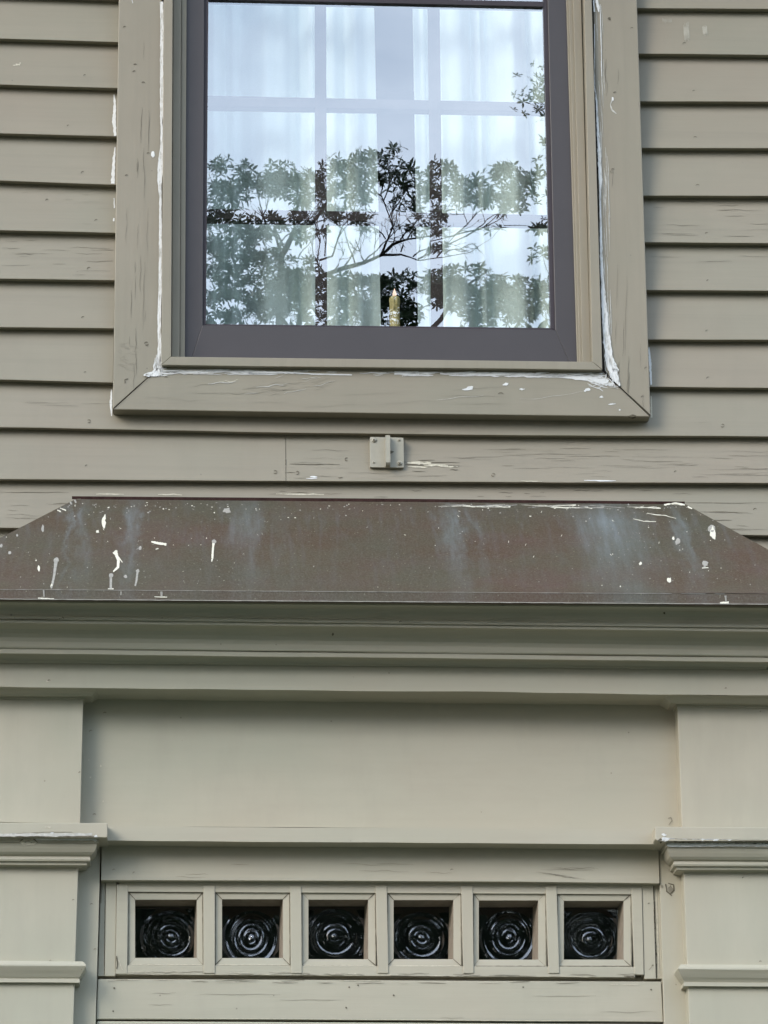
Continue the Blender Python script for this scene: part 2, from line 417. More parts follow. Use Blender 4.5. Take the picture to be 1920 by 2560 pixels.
def board(bot, top, x0, x1, crack, thick=1.0):
    """one clapboard from its butt line up to just under the butt of the one above"""
    bid[0] += 1; sid.a = bid[0]*3.7; sid.b = crack*.35
    n = max(6, int((x1-x0)/.035)); A = []; B = []; C = []; D = []
    for i in range(n+1):
        x = x0+(x1-x0)*i/n; zb = zat(bot, x)+wob(x, bid[0], .0006); zt = zat(top, x)+.004
        yb = YB+.0009*fbm(x*3, bid[0]*5.1)
        A.append(Vector((x, YU, zb+.0006))); B.append(Vector((x, yb, zb))); C.append(Vector((x, yb+.0001, zb+.002))); D.append(Vector((x, YT, zt)))
    sid.grid([A, B]); sid.grid([B, C, D])
LR = [resolve(r) for r in rows]; RR = [resolve(r) for r in rowsR]; FR = [resolve(r) for r in full]; LO = [resolve(r) for r in low]
xcl = X(290, 500, -.03); xcr = X(1605, 500, -.03); xl, xr = LR[0][0][0], RR[0][-1][0]
cl_ = [.1, .1, .15, .25, .3, .35, .95, .1, .1, .25]
crk = [.1, .1, .2, .25, .3, .35, .95, .3, .15, .15]
# boards above the picture
EXP = .102
zwt = Z(960, 0, -.03)+.95       # top of the window casing, above the picture
def up(pl, k): return [(x, z+k*EXP) for x, z in pl]
nup = int((zwt-LR[0][0][1])/EXP)+1
L_all = [up(LR[0], k) for k in range(nup+10, 0, -1)] + LR; R_all = [up(RR[0], k) for k in range(nup+10, 0, -1)] + RR
crL = [.15]*(nup+10) + [.1, .12, .25, .3, .35, .4, 1.0, .12, .12]; crR = [.15]*(nup+10) + [.15, .15, .2, .2, .3, .9, .2, .15, .15]
for i in range(1, len(L_all)):
    above = i <= 10
    if above:
        bl = [L_all[i][0], L_all[i][-1], R_all[i][0], R_all[i][-1]]; tl = [L_all[i-1][0], L_all[i-1][-1], R_all[i-1][0], R_all[i-1][-1]]
        board(bl, tl, xl, xr, crL[i])
    else:
        board(L_all[i], L_all[i-1], xl, xcl, crL[i])
        board(R_all[i], R_all[i-1], xcr, xr, crR[i])
z10 = [LR[-1][0], LR[-1][-1], (RR[-1][0]), RR[-1][-1]]
board(FR[0], z10, xl, xr, .15)
xj = X(715, 1150, YB)
board(FR[1], FR[0], xl, xj-.0006, .25); board(FR[1], FR[0], xj+.0006, xr, 1.0)
board(LO[0], FR[1], xl, xr, .45); board(LO[1], LO[0], xl, xr, .4); board(LO[2], LO[1], xl, xr, .3)
# ends of siding and lower body of the wall (around the doorway)
prev = LO[2]
for k in range(30):
    nx_ = [(x, z-EXP) for x, z in prev]
    if nx_[0][1] < .35: break
    board(nx_, prev, xl, X(-60, 2200, YB), .3); board(nx_, prev, X(1980, 2200, YB), xr, .3); prev = nx_
dc = Decal(sid)
# nail marks and knocks
for u, v in [(213, 189), (171, 315), (208, 432), (241, 552), (118, 501), (223, 672), (208, 795), (213, 932), (217, 1165), (690, 1022), (1100, 1040),
             (1744, 465), (1767, 584), (1770, 702), (1768, 828), (1771, 946), (1711, 110), (1738, 345), (1735, 228), (1689, 1180), (1102, 1040), (1888, 1275)]:
    dc.nail(u, v, random.uniform(3.2, 5))
for u, v in [(222, 1053), (1806, 1064), (743, 1182), (1233, 1187), (688, 1180), (867, 1148)]:
    for k in range(2): dc.nail(u, v, 4.6, 1, math.pi*k+random.random())
def scat(u0, u1, v0, v1, n, l0, l1, wd, mat=1, ang=0.006):
    for _ in range(n): dc.crack(random.uniform(u0, u1), random.uniform(v0, v1), random.uniform(l0, l1), ang+random.uniform(-.02, .02), random.uniform(*wd), mat, 2.5)
scat(0, 230, 590, 690, 16, 25, 110, (.6, 1.5)); scat(1630, 1880, 520, 600, 9, 40, 130, (.6, 1.3)); scat(1625, 1860, 640, 670, 3, 60, 110, (.6, 1.1))
scat(720, 1850, 1120, 1195, 34, 30, 190, (.4, 1.1)); scat(720, 930, 1155, 1198, 8, 20, 110, (.5, 1.2), 4); scat(0, 240, 1005, 1018, 4, 50, 120, (.5, .9))
scat(1300, 1850, 1140, 1195, 14, 30, 150, (.5, 1.3)); scat(0, 140, 1250, 1310, 9, 20, 90, (.7, 1.5)); scat(660, 1700, 1225, 1243, 16, 12, 50, (.9, 2.0)); scat(1700, 1880, 1262, 1335, 8, 30, 120, (.7, 1.3))
scat(1600, 1900, 500, 520, 3, 20, 70, (.7, 1.2)); scat(0, 250, 470, 570, 7, 20, 70, (.5, .9), 4); scat(700, 1900, 1000, 1085, 9, 20, 90, (.5, .9), 4)
for (u, v, l, w_) in [(715, 1160, 135, 2.6), (713, 1181, 25, 2.2), (1010, 1155, 140, 2.4), (1012, 1161, 70, 3.2), (1120, 1165, 28, 4), (1125, 1174, 20, 3.2), (1045, 1150, 42, 2.4), (1030, 1178, 34, 2), (845, 1194, 12, 3.2),
                      (0, 1230, 172, 1.8), (1690, 1256, 230, 1.6), (1770, 1300, 60, 2.2), (1880, 492, 30, 2.2)]:
    dc.crack(u, v, l, .008, w_, 1, 2)
dc.ribbon([(715.5, 1092, 1.6), (714, 1198, 2.0)], 1, .2)
for (u, v, l, w_, mt_) in [(1018, 1157, 60, 8, 3), (1060, 1163, 60, 6, 3), (1100, 1166, 45, 4, 3), (1020, 1167, 50, 4, 3), (775, 1192, 18, 4, 2), (765, 1196, 28, 2, 2), (1460, 1201, 80, 3, 2), (1300, 1203, 55, 2.2, 3), (690, 1235, 120, 3.5, 3), (240, 1235, 70, 3, 3), (395, 1236, 60, 3, 3)]:
    dc.crack(u, v, l, .012, w_, mt_, 1.5)
# white caulk smears at the ends of boards
dc.ribbon([(285, 236, 3), (287, 262, 6), (285, 300, 9), (288, 340, 6)], 2, .3, 4)
dc.ribbon([(288, 368, 2), (285, 395, 6), (283, 430, 8), (282, 459, 9)], 2, .35, 4)
dc.ribbon([(285, 495, 1.5), (286, 520, 3)], 2, .4, 4); dc.ribbon([(285, 545, 3), (284, 553, 4)], 2, .4, 4)
dc.ribbon([(279, 974, 3), (277, 1010, 6), (279, 1040, 2)], 2, .3, 4)
dc.ribbon([(1622, 868, 3), (1625, 900, 6), (1628, 962, 4)], 2, .3, 4); dc.ribbon([(1628, 990, 3), (1629, 1044, 4)], 3, .4, 4)
for u, v, rx, ry in [(44, 162, 6, 2.2), (36, 163, 3, 1.4), (50, 158, 1.5, 2)]: dc.blob(u, v, rx, ry, 3, .6)
for u, v, rx, ry, a in [(1716, 80, 7, 26, 0), (1762, 76, 6, 15, 0), (1668, 52, 12, 7, 0)]:
    for k in range(9): dc.ribbon([(u-rx+2*rx*k/9, v-ry*random.uniform(.5, 1), 1.0), (u-rx+2*rx*k/9+1, v, 1.6), (u-rx+2*rx*k/9+2, v+ry*random.uniform(.5, 1), .8)], 5, .3, 6)
M['haze'] = flat('faint_scrub_mark', (.375, .35, .285), .6, .2, .1, 120)
sid.build('siding', [M['board'], M['dark'], M['white'], M['pale'], M['soft'], M['haze']], house)

# roof eave above the picture, added and deepened to shade the upper wall
ev = MB(); ev.box(xl-.1, xr+.1, -.95, .09, zwt+.18, zwt+.23); ev.box(xl-.1, xr+.1, -.99, -.94, zwt+.15, zwt+.35); ev.box(xl, xr, -.05, -.004, zwt-.0, zwt+.18)
ev.build('shading_eave', M['psm'], house)
# wall backing with openings for window and transom
xw0, xw1 = X(430, 500, -.03), X(1490, 500, -.03); zw0 = Z(960, 915, -.03)
bk = MB(); zb0, zb1 = 0.0, zwt+1.3
ztb = Z(960, 2200, 0); bk.box(xl, xw0, 0, .09, ztb, zb1); bk.box(xw1, xr, 0, .09, ztb, zb1); bk.box(xl, X(285, 2300, 0), 0, .09, zb0, ztb-.0005); bk.box(X(1615, 2300, 0), xr, 0, .09, zb0, ztb-.0005)
bk.box(xw0, xw1, 0, .09, zwt-.06, zb1); bk.box(xw0, xw1, 0, .09, Z(960, 2200, 0), zw0)
bk.build('wall_backing', M['psm'], house)

# ---------------------------------------------------------------- window: casing, stops, storm frame, panes
YC = -.056
cas = MB()
TOPV = -700
def q(p0, p1, v):    # u on the line p0-p1 at height v
    return p0[0]+(p1[0]-p0[0])*(v-p0[1])/(p1[1]-p0[1])
Lo, Li = ((297, 0), (282, 1022)), ((404, 20), (399, 917))
Ro, Ri = ((1592, 0), (1626, 1040)), ((1483, 0), (1509, 927))
xLt = lambda v: q(*Lo, v)
cl = [(xLt(TOPV), TOPV), (282, 1022), (399, 917), (q(*Li, TOPV), TOPV)]
cr_ = [(q(*Ri, TOPV), TOPV), (1509, 927), (1626.5, 1040), (q(*Ro, TOPV), TOPV)]
cas.prism([(q(*Lo, TOPV), TOPV), (q(*Li, TOPV), TOPV), (399, 917), (282, 1022)][::-1], YC, -.004)
cas.prism([(q(*Ro, TOPV), TOPV), (1626.5, 1040), (1509, 927), (q(*Ri, TOPV), TOPV)][::-1], YC, -.004)
w1 = MB(); w1.prism([(283.5, 1023.5), (640, 1029), (1280, 1037.5), (1625, 1041.5), (1508, 929), (1100, 924), (700, 920), (400, 918)][::1], YC-.0008, -.004)
cas.prism([(q(*Lo, TOPV), TOPV), (q(*Li, TOPV), TOPV), (q(*Ri, TOPV), TOPV), (q(*Ro, TOPV), TOPV), (q(*Ro, TOPV-110), TOPV-110), (q(*Lo, TOPV-110), TOPV-110)], YC, -.004)
d = Decal(cas)
for (u, v, l, w_) in [(354, 268, 90, 1.6), (373, 275, 105, 1.5), (359, 370, 60, 1.3), (345, 395, 50, 1.3), (362, 415, 80, 1.3), (343, 405, 25, 1.6), (352, 640, 90, 1.2), (338, 655, 30, 1.2), (361, 655, 170, 1.2), (339, 690, 60, 1.2), (329, 725, 70, 1.5),
                      (363, 775, 30, 1.1), (340, 820, 60, 1.5), (324, 840, 25, 1.1), (341, 880, 60, 1.4), (335, 910, 80, 1.2), (317, 520, 90, .9), (360, 100, 50, .7), (370, 520, 120, .8), (345, 560, 60, .9), (1515, 147, 60, 2.0), (1518, 200, 40, 1.2), (1546, 170, 40, .8), (1532, 428, 40, 1.1),
                      (1544, 660, 110, .8), (1567, 690, 200, .9), (1560, 800, 90, 1.0), (1547, 905, 40, 2.4), (1571, 890, 100, 1.6), (1573, 930, 60, 1.8), (1608, 985, 40, 1.0), (1602, 860, 60, .8), (1540, 800, 60, .8)]:
    d.crack(u, v, l, math.pi/2+.02, w_, 1, 3)
for u, v in [(338, 163), (336, 180), (317, 440), (371, 385), (358, 208), (312, 69), (1580, 72), (1530, 430), (1532, 425), (1538, 233), (1616, 921), (1607, 993)]: d.nail(u, v, 4.2)
for k in range(2): d.nail(366, 859, 5, 1, math.pi*k)
d.nail(1524, 47, 4); d.blob(1524, 48, 3.5, 2.5, 1); d.blob(1530, 428, 3.5, 5, 4); d.ribbon([(312, 950, 2), (313, 958, 1.5)], 1); d.ribbon([(311, 949, 1.8), (320, 947, 2.4)], 1)
d.blob(382, 386, 5, 7.5, 2, .2); d.ribbon([(330, 0, 1.5), (332, 8, 1.8)], 2)
for k in range(26): d.crack(random.uniform(290, 330), random.uniform(860, 925), random.uniform(8, 26), random.uniform(-.5, .6), .8, 4, 3)
# grey/white smear on the right casing
for k in range(44):
    v = random.uniform(0, 900); t_ = v/920; u = 1488+24*t_+random.uniform(0, 22)*(1-.3*abs(t_-.5))
    d.ribbon([(u, v, .6), (u+2, v+random.uniform(20, 60), 1.6), (u+4, v+random.uniform(65, 120), .5)], 5, .4, 9)
d.ribbon([(1530, 250, 3), (1526, 262, 1.6), (1530, 275, 4.5), (1541, 284, 1.5)], 5, .4, 4); d.blob(1532, 247, 3.5, 5, 2, .4)
cas.build('window', [M['wv'], M['dark'], M['white'], M['pale'], M['soft'], M['smear']], house, bevel=.0016)
win = bpy.data.objects['window']; tag(win, 'upper window with taupe casing and dark brown storm frame')
d = Decal(w1)
for (u, v, l, w_, mt_) in [(550, 985, 80, 1.3, 4), (640, 968, 70, 1.6, 5), (660, 976, 90, 1.2, 4), (700, 960, 60, 1.2, 4), (705, 975, 12, 2.0, 1), (480, 965, 60, 1.2, 4), (520, 960, 70, 2.0, 5), (545, 955, 50, 1.6, 3), (470, 983, 90, 1, 4), (1100, 990, 160, 1, 4), (1130, 975, 130, 1, 4), (1090, 1000, 120, .8, 5),
                         (1140, 1010, 130, .9, 4), (850, 990, 150, .7, 4), (420, 1000, 100, .8, 4), (360, 995, 80, .8, 4), (940, 1010, 160, .7, 4), (620, 1005, 100, .8, 4), (1300, 1000, 160, .7, 5), (760, 1018, 160, .8, 4)]:
    d.crack(u, v, l, random.uniform(-.12, .02), w_, mt_, 5)
for k in range(26): d.crack(random.uniform(600, 790), random.uniform(945, 990), random.uniform(20, 60), random.uniform(-.35, -.1), random.uniform(.6, 1.4), random.choice([4, 4, 5]), 4)
# primer band along the stop
for k in range(120):
    u = random.uniform(402, 1500); v0 = 922+(u-402)/1100*8; dens = 1.0 if (u < 620 or 980 < u < 1060 or u > 1110) else .25
    if random.random() > dens: continue
    d.crack(u, v0+random.uniform(3, 13), random.uniform(20, 75), random.uniform(-.04, .02), random.uniform(1.0, 3.4), random.choice([2, 2, 5]), 2)
for pts in [[(402, 930, 9), (450, 930, 10), (560, 927, 7), (640, 931, 8), (720, 931, 4), (780, 935, 3), (880, 937, 3)], [(986, 932, 9), (1048, 934, 9)], [(1100, 934, 4), (1180, 935, 9), (1300, 937, 11), (1400, 940, 9), (1470, 945, 14), (1500, 950, 18), (1520, 957, 16)]]:
    d.ribbon(pts, 2, .35, 9)
for k in range(26): d.crack(random.uniform(1465, 1530), random.uniform(938, 968), random.uniform(12, 45), random.uniform(-.3, .6), random.uniform(1, 3), random.choice([2, 5]), 3)
for k in range(14): d.crack(random.uniform(370, 400), random.uniform(924, 940), random.uniform(12, 40), random.uniform(-.5, .2), random.uniform(1, 3), random.choice([2, 5]), 3)
for u, v, rx, ry in [(1265, 961, 6, 3), (1170, 971, 13, 3), (1467, 975, 8, 4), (1305, 973, 5, 2.2), (1504, 992, 4, 2.5), (1530, 1010, 7, 1.6), (1549, 1024, 2, 2)]: d.blob(u, v, rx, ry, 2, .5, rot=-.15)
d.nail(1252, 987, 7); d.nail(415, 945, 4); d.blob(1582, 1042, 9, 5, 1, .3)
w1.build('bottom_casing', [M['wh'], M['dark'], M['white'], M['pale'], M['soft'], M['smear']], win, bevel=.0016)

# mitred stop, proud of the casing, and the recessed steps inside it
YS = -.070
st = MB()
st.prism([(q((411, 0), (407, 890), TOPV), TOPV), (q((432, 0), (428, 891), TOPV), TOPV), (428, 891), (403.5, 912)][::-1], YS, -.012)
st.prism([(q((1460, 0), (1480.6, 904), TOPV), TOPV), (q((1479, 0), (1505, 923), TOPV), TOPV), (1506, 924), (1480.6, 904)][::-1], YS, -.012)
st.prism([(403.5, 912.4), (640, 916), (1280, 922), (1506, 925), (1481, 904.4), (900, 897), (428, 891.4)][::1], YS-.0005, -.012)
st.build('window_stop', [M['wv']], win, bevel=.0012)
# black gap behind the stop
for side_ in (0, 1):
  sp = MB()
  for (a0, a1, b0, b1, yy) in [] if side_ else [(433, 429, 453, 449, -.040), (453.5, 449.5, 466.5, 462, -.030)]:
    sp.prism([(q((a0, 0), (a1, 890), TOPV), TOPV), (q((b0, 0), (b1, 890), TOPV), TOPV), (b1, 896), (a1, 896)][::-1], yy, -.002)
  for (a0, a1, b0, b1, yy) in [] if not side_ else [(1416, 1443, 1421.5, 1449, -.026), (1421.6, 1449.2, 1433, 1456, -.034), (1433.2, 1456.4, 1453, 1477, -.044), (1453, 1477.4, 1460, 1484, -.036)]:
    sp.prism([(q((a0, 0), (a1, 890), TOPV), TOPV), (q((b0, 0), (b1, 890), TOPV), TOPV), (b1+.3, 910), (a1+.3, 910)][::-1], yy, -.002)
  sp.build('inner_trim', M['wv'], win, bevel=.001)

YF = -.020; YG = -.006
fr = MB()
go = lambda v: q((521, 0), (515, 811), v); gr = lambda v: q((1358, 0), (1377, 821), v)
fi = lambda v: q((511, 0), (506.6, 811), v); fir = lambda v: q((1369, 0), (1388, 821), v)
ol = lambda v: q((467, 0), (461, 890), v); orr = lambda v: q((1417, 0), (1444, 903), v)
# stiles and bottom rail, mitred
fr.prism([(ol(TOPV), TOPV), (fi(TOPV), TOPV), (fi(813), 813), (478, 900), (455, 900)][::-1], YF, .012)
fr.prism([(fir(TOPV), TOPV), (orr(TOPV), TOPV), (1452, 915), (1426, 912), (1388.5, 825)][::-1], YF, .012)
fr.build('storm_frame', M['frame'], win, bevel=.0012)
f2 = MB(); f2.prism([(478, 900), (506, 813), (1389, 825), (1426, 912)], YF-.0005, .012)
f2.build('bottom_rail', M['frame'], win, bevel=.0012)
f3 = MB()
f3.prism([(fi(TOPV)-2, TOPV), (go(TOPV), TOPV), (go(812), 812), (fi(812)-2, 815)][::-1], YF+.007, .011)
f3.prism([(gr(TOPV), TOPV), (fir(TOPV)+2, TOPV), (fir(823)+2, 827), (gr(819), 819)][::-1], YF+.007, .011)
f3.prism([(505, 816), (515, 810), (1377, 820), (1390, 829)], YF+.007, .011)
zT = Z(900, 3, YF); f3.box(X(521, 3, YF), X(1358, 3, YF), YF+.006, .011, zT, zT+.012)
f3.build('gasket', M['framed'], win)
# white sealant line round the storm glass
gp = MB(); x0, x1, z0, z1 = X(508, 400, YG), X(1385, 400, YG), Z(900, 830, YG), Z(900, -760, YG)
gp.face([(x0, YG, z0), (x1, YG, z0), (x1, YG, z1), (x0, YG, z1)]); gp.build('glass_pane', M['glass'], win)
# upper sash rail of the storm window just at the picture's top edge is gasket; inner sash with muntins
sa = MB(); ys = .048
def strip(pa, pb, pc, pd): sa.prism([pa, pb, pc, pd][::-1], ys, ys+.030)
TV = -640
strip((q((788, 0), (789.6, 811), TV), TV), (q((815.5, 0), (818, 811), TV), TV), (818, 860), (789.6, 860))
strip((q((1071, 0), (1080, 811), TV), TV), (q((1099, 0), (1109, 811), TV), TV), (1109.5, 860), (1080.5, 860))
ss = [(238, 265, 256, 279), (521, 548, 536, 560)]; ss.append((238-283, 265-283, 256-283, 279-283)); ss.append((238-566, 265-566, 256-566, 279-566))
y2 = ys+.0015
for a, b_, c_, d_ in ss:
    sa.prism([(500, a), (1400, c_+1), (1400, d_+1), (500, b_)][::-1], y2, y2+.027)
sa.prism([(470, 814), (1430, 826), (1430, 880), (470, 868)][::-1], ys-.002, ys+.033)
sa.prism([(470, TV), (512, TV), (507, 868), (460, 868)][::-1], ys-.001, ys+.032)
sa.prism([(1392, TV), (1440, TV), (1440, 868), (1396, 868)][::-1], ys-.001, ys+.032)
sa.build('inner_sash', M['sash'], win, bevel=.002)
stool = MB(); zs = Z(985, 835, .12); stool.box(X(430, 830, .1), X(1480, 830, .1), .088, .30, zs-.03, zs); stool.build('window_stool', M['sash'], win)
jm = MB(); a_, b_ = X(468, 400, .02), X(1432, 400, .02)
jm.box(a_-.02, a_, .0125, .2, zs-.03, zwt); jm.box(b_, b_+.02, .0125, .2, zs-.03, zwt); jm.build('jamb', M['sash'], win)

# caulk bead down both sides
ck = MB(); ck2 = MB(); tmpb = MB(); tmpb.face([(-2, YC-.0004, 0), (2, YC-.0004, 0), (2, YC-.0004, 8), (-2, YC-.0004, 8)])
ck.f = []; D = Decal(tmpb, .0012); D.mb = ck
D.ribbon([(404, 4, 9), (405, 60, 8), (404, 150, 8), (404, 290, 8), (403, 307, 5), (404, 315, 5), (404, 370, 7), (402, 395, 12), (400, 430, 14), (399, 465, 9), (401, 490, 6), (401, 640, 8), (400, 730, 8), (398, 790, 9), (399, 860, 9), (398, 912, 10)], 0, .15, 6)
for k in range(16): D.crack(random.uniform(384, 402), random.uniform(880, 905), random.uniform(18, 40), random.uniform(1.2, 1.9), random.uniform(1.5, 4), 0, 3)
D.blob(388, 930, 22, 7, 0, .5, 16, -.2); D.blob(372, 936, 9, 4, 0, .5); D.blob(398, 918, 9, 9, 0, .4)
D.ribbon([(406, 886, 3), (408, 896, 6), (406, 908, 4)], 0, .3, 4)
D.mb = ck2
D.ribbon([(1486, 60, 1.5), (1487, 220, 2), (1491, 250, 4), (1495, 330, 6), (1498, 390, 9), (1501, 450, 8), (1500, 500, 3), (1502, 560, 5), (1503, 640, 7), (1506, 700, 8), (1510, 760, 13), (1515, 830, 16), (1521, 880, 19), (1526, 915, 20), (1538, 945, 17), (1548, 965, 8)], 0, .22, 6)
D.ribbon([(1484, 0, 3), (1486, 30, 3)], 0, .3, 5)
D.ribbon([(1492, 0, 6), (1494, 12, 8), (1497, 30, 3)], 0, .4, 4); D.ribbon([(1500, 10, 1.4), (1503, 120, 1.8), (1504, 190, 1.2)], 0, .3)
for k in range(22): D.crack(random.uniform(1515, 1545), random.uniform(880, 960), random.uniform(8, 30), random.uniform(1.0, 1.9), random.uniform(1, 4), 0, 3)
for k in range(7): D.ribbon([(1478+random.uniform(0, 10), v_, 2), (1480+random.uniform(0, 10), v_+14, 3.5), (1482+random.uniform(0, 8), v_+25, 1.5)], 0, .4, 4) if (v_ := random.uniform(330, 420)) else None
D.ribbon([(1489, 893, 2), (1493, 903, 5), (1500, 915, 6)], 0, .4, 4)
# long black gap between stop and casing on the right
D.ribbon([(1481.5, 0, 2.5), (1482, 120, 3), (1487, 300, 4), (1492, 420, 5), (1495, 600, 4.5), (1499, 740, 4), (1504, 850, 5), (1508, 925, 8)], 1, .35, 6)
D.ribbon([(1488, 230, 1), (1494, 400, 2.4), (1496, 440, 1)], 1, .4, 6)
D.ribbon([(1508, 924, 7), (1525, 946, 4), (1560, 978, 2.5), (1590, 1004, 1.6), (1626, 1038, 2)], 1, .3, 6)
D.mb = ck
D.ribbon([(401, 914, 4), (396, 920, 2), (378, 938, 1.4), (340, 970, 1.6), (310, 998, 1.4), (285, 1020, 1.6)], 1, .4, 5)
ck.build('caulk', [M['caulk'], M['gap']], win); ck2.build('caulk', [M['caulk'], M['gap']], win)

# ---------------------------------------------------------------- doorway hood: copper roof
YE, YW = -.345, -.026
hood = MB()
TL, TRt = P(190, 1247, YW), P(1712, 1260, YW)
EL, ER = P(-247, 1472, YE), P(2124, 1485, YE)
rowsC = []
nU, nV = 60, 10
for j in range(nV+1):
    t_ = j/nV; a = TL.lerp(EL, t_); b_ = TRt.lerp(ER, t_); r = []
    for i in range(nU+1):
        p = a.lerp(b_, i/nU); amp = .0016*math.sin(math.pi*t_)
        r.append(Vector((p.x, p.y - amp*fbm(p.x*4, t_*3), p.z + .0006*fbm(p.x*7, 5))))
    rowsC.append(r)
hood.grid(rowsC, smooth=True)
WL, WR = Vector((EL.x, YW, EL.z)), Vector((ER.x, YW, ER.z))
hood.face([TL, WL, EL]); hood.face([TRt, ER, WR])
# top flashing against the wall, coloured dark for the shade in the gap
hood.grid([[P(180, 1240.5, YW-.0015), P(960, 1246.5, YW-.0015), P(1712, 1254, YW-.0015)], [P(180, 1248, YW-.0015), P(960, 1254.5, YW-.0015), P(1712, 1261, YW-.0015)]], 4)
dh = Decal(hood, .0004)
CW = [(1, 0), ]
for u, v, rx, ry in [(259, 1307, 5, 12), (262, 1294, 3, 7), (244, 1329, 4, 3.5), (97, 1420, 3, 7), (90, 1401, 1.5, 2), (289, 1382, 7, 6), (1782, 1332, 9, 15), (1674, 1449, 6, 5.5), (1601, 1409, 4.5, 4), (1683, 1346, 3, 4), (1551, 1466, 1.5, 2)]:
    dh.blob(u, v, rx, ry, 1, .35)
dh.ribbon([(290, 1385, 7), (296, 1400, 7), (295, 1418, 7), (283, 1429, 3)], 1, .25, 4); dh.ribbon([(296, 1392, 3), (306, 1406, 2)], 1)
dh.ribbon([(378, 1354, 3), (390, 1357, 7), (416, 1361, 5)], 1, .5, 3); dh.ribbon([(389, 1373, 2), (396, 1371, 2)], 1)
dh.blob(535, 1353, 5.5, 5, 2, .2); dh.ribbon([(534, 1355, 6), (532, 1375, 5), (531, 1395, 5), (529, 1404, 2)], 1, .2, 4)
dh.blob(141, 1400, 7, 6, 2, .2); dh.ribbon([(140, 1402, 9), (136, 1435, 6), (131, 1460, 5), (128, 1471, 4)], 2, .2, 5); dh.ribbon([(133, 1450, 3), (128, 1468, 4)], 1, .4, 4)
dh.blob(278, 1438, 6.5, 5.5, 2, .2); dh.ribbon([(277, 1440, 6), (277, 1472, 6)], 2, .2, 5); dh.ribbon([(270, 1472, 2), (284, 1472, 2.5)], 1)
dh.blob(344, 1427, 5, 4, 2, .2); dh.ribbon([(344, 1428, 6), (341, 1452, 5), (338, 1465, 4)], 2, .3, 5)
dh.blob(314, 1441, 4, 4, 2); dh.blob(107, 1322, 3, 9, 2); dh.blob(24, 1382, 4, 4, 2); dh.blob(3, 1364, 4, 4, 2); dh.blob(43, 1338, 3, 3, 2); dh.blob(350, 1370, 4, 4, 2); dh.blob(566, 1277, 10, 6, 2, .5); dh.blob(1694, 1354, 7, 8, 2, .3); dh.blob(1763, 1411, 8, 8, 2, .4); dh.blob(1778, 1322, 9, 9, 2, .3)
dh.ribbon([(1755, 1420, 2), (1771, 1419, 2)], 1)
for pts in [[(1583, 1297, 1), (1610, 1303, 2), (1640, 1304, 1.4)], [(1618, 1283, 1), (1640, 1287, 2), (1660, 1288, 1.6), (1690, 1296, 1)], ]:
    dh.ribbon(pts, 1, .6, 5)
for k in range(34):
    u = random.uniform(1080, 1600); dh.ribbon([(u, 1262+(u-1080)*.008+random.uniform(-3, 7), .5), (u+random.uniform(20, 90), 1263+(u-1080)*.009+random.uniform(-3, 6), random.uniform(1, 2.6))], random.choice([1, 2, 2]), .7, 6)
for k in range(120):
    u = random.uniform(150, 1730); v = 1256 + abs(random.gauss(0, 16)) + (4 if u > 600 else 0)
    dh.blob(u, v, random.uniform(.8, 2.6), random.uniform(.7, 1.6), random.choice([1, 2, 2]), .6, 7)
for k in range(150):
    v = random.uniform(1270, 1470); u = random.uniform(0, 1920)
    if random.random() < .8: u = random.choice([random.uniform(0, 600), random.uniform(1500, 1900)])
    dh.blob(u, v, random.uniform(.5, 1.6), random.uniform(.5, 1.4), random.choice([1, 2, 2, 2]), .6, 7)
for k in range(30):
    u = random.uniform(150, 1750); v = random.uniform(1265, 1400); a = random.uniform(0, 3)
    dh.ribbon([(u, v, 1), (u+5*math.cos(a), v+5*math.sin(a), 1.2)], random.choice([1, 2]), .4, 3)
# torn flashing corners
for pts in [[(171, 1240, 5), (150, 1262, 5), (100, 1286, 4), (60, 1306, 3), (0, 1334, 3)], [(160, 1258, 3), (175, 1256, 3), (180, 1250, 2), (202, 1248, 3)], [(150, 1262, 3), (160, 1268, 2)], [(1672, 1258, 2), (1690, 1268, 2), (1700, 1262, 2), (1712, 1264, 2)], [(1714, 1261, 4), (1745, 1282, 4), (1760, 1292, 2)]]:
    dh.ribbon(pts, 3, .4, 5)
for pts in [[(150, 1270, 2), (165, 1276, 3)], [(143, 1275, 2), (152, 1279, 3)], [(1660, 1262, 3), (1690, 1258, 5), (1712, 1262, 4), (1730, 1272, 3)]]: dh.ribbon(pts, 1, .5, 4)
dh.ribbon([(168, 1262, 7), (190, 1252, 8)], 2, .3, 4)
M['gapshade'] = flat('gap_shade_flashing', (.035, .018, .015), .8, .1, .3, 60)
hr = hood.build('hood_roof', [M['copper'], M['drop'], M['dropgrey'], M['dark'], M['gapshade']], house)
# drip edge
dr = MB(); eR = ER.x; eL = EL.x
core_xL, core_xR = EL.x + .345, ER.x - .345
sweep(dr, [(.3452, 1472, 1485), (.3470, 1473, 1486), (.3470, 1494, 1507), (.3490, 1495, 1508), (.3490, 1499, 1512), (.338, None, None)], 0, 1920, core_xL, core_xR, 0, -.026, n=60)
dd = Decal(dr)
for pts in [[(109, 1475, 4), (110, 1492, 3)], [(403, 1470, 5), (404, 1492, 5)], [(303, 1474, 4), (302, 1488, 3)], [(1813, 1484, 6), (1815, 1503, 3)]]: dd.ribbon(pts, 1, .2, 4)
for pts in [[(95, 1495, 2), (135, 1497, 2)], [(386, 1492, 2.5), (418, 1493, 2.5)], [(1800, 1507, 4), (1822, 1506, 5)], [(296, 1471, 2), (312, 1471, 2)], [(1808, 1480, 4), (1817, 1484, 4)]]: dd.ribbon(pts, 2, .5, 4)
ppts = [(u, 1497.4+u*13/1920, 1.8) for u in range(0, 1921, 60)]; dd.ribbon(ppts, 1, .5, 12)
ppts = [(u, 1473.6+u*12/1920, .8) for u in range(0, 1921, 60)]; dd.ribbon(ppts, 1, .9, 12)
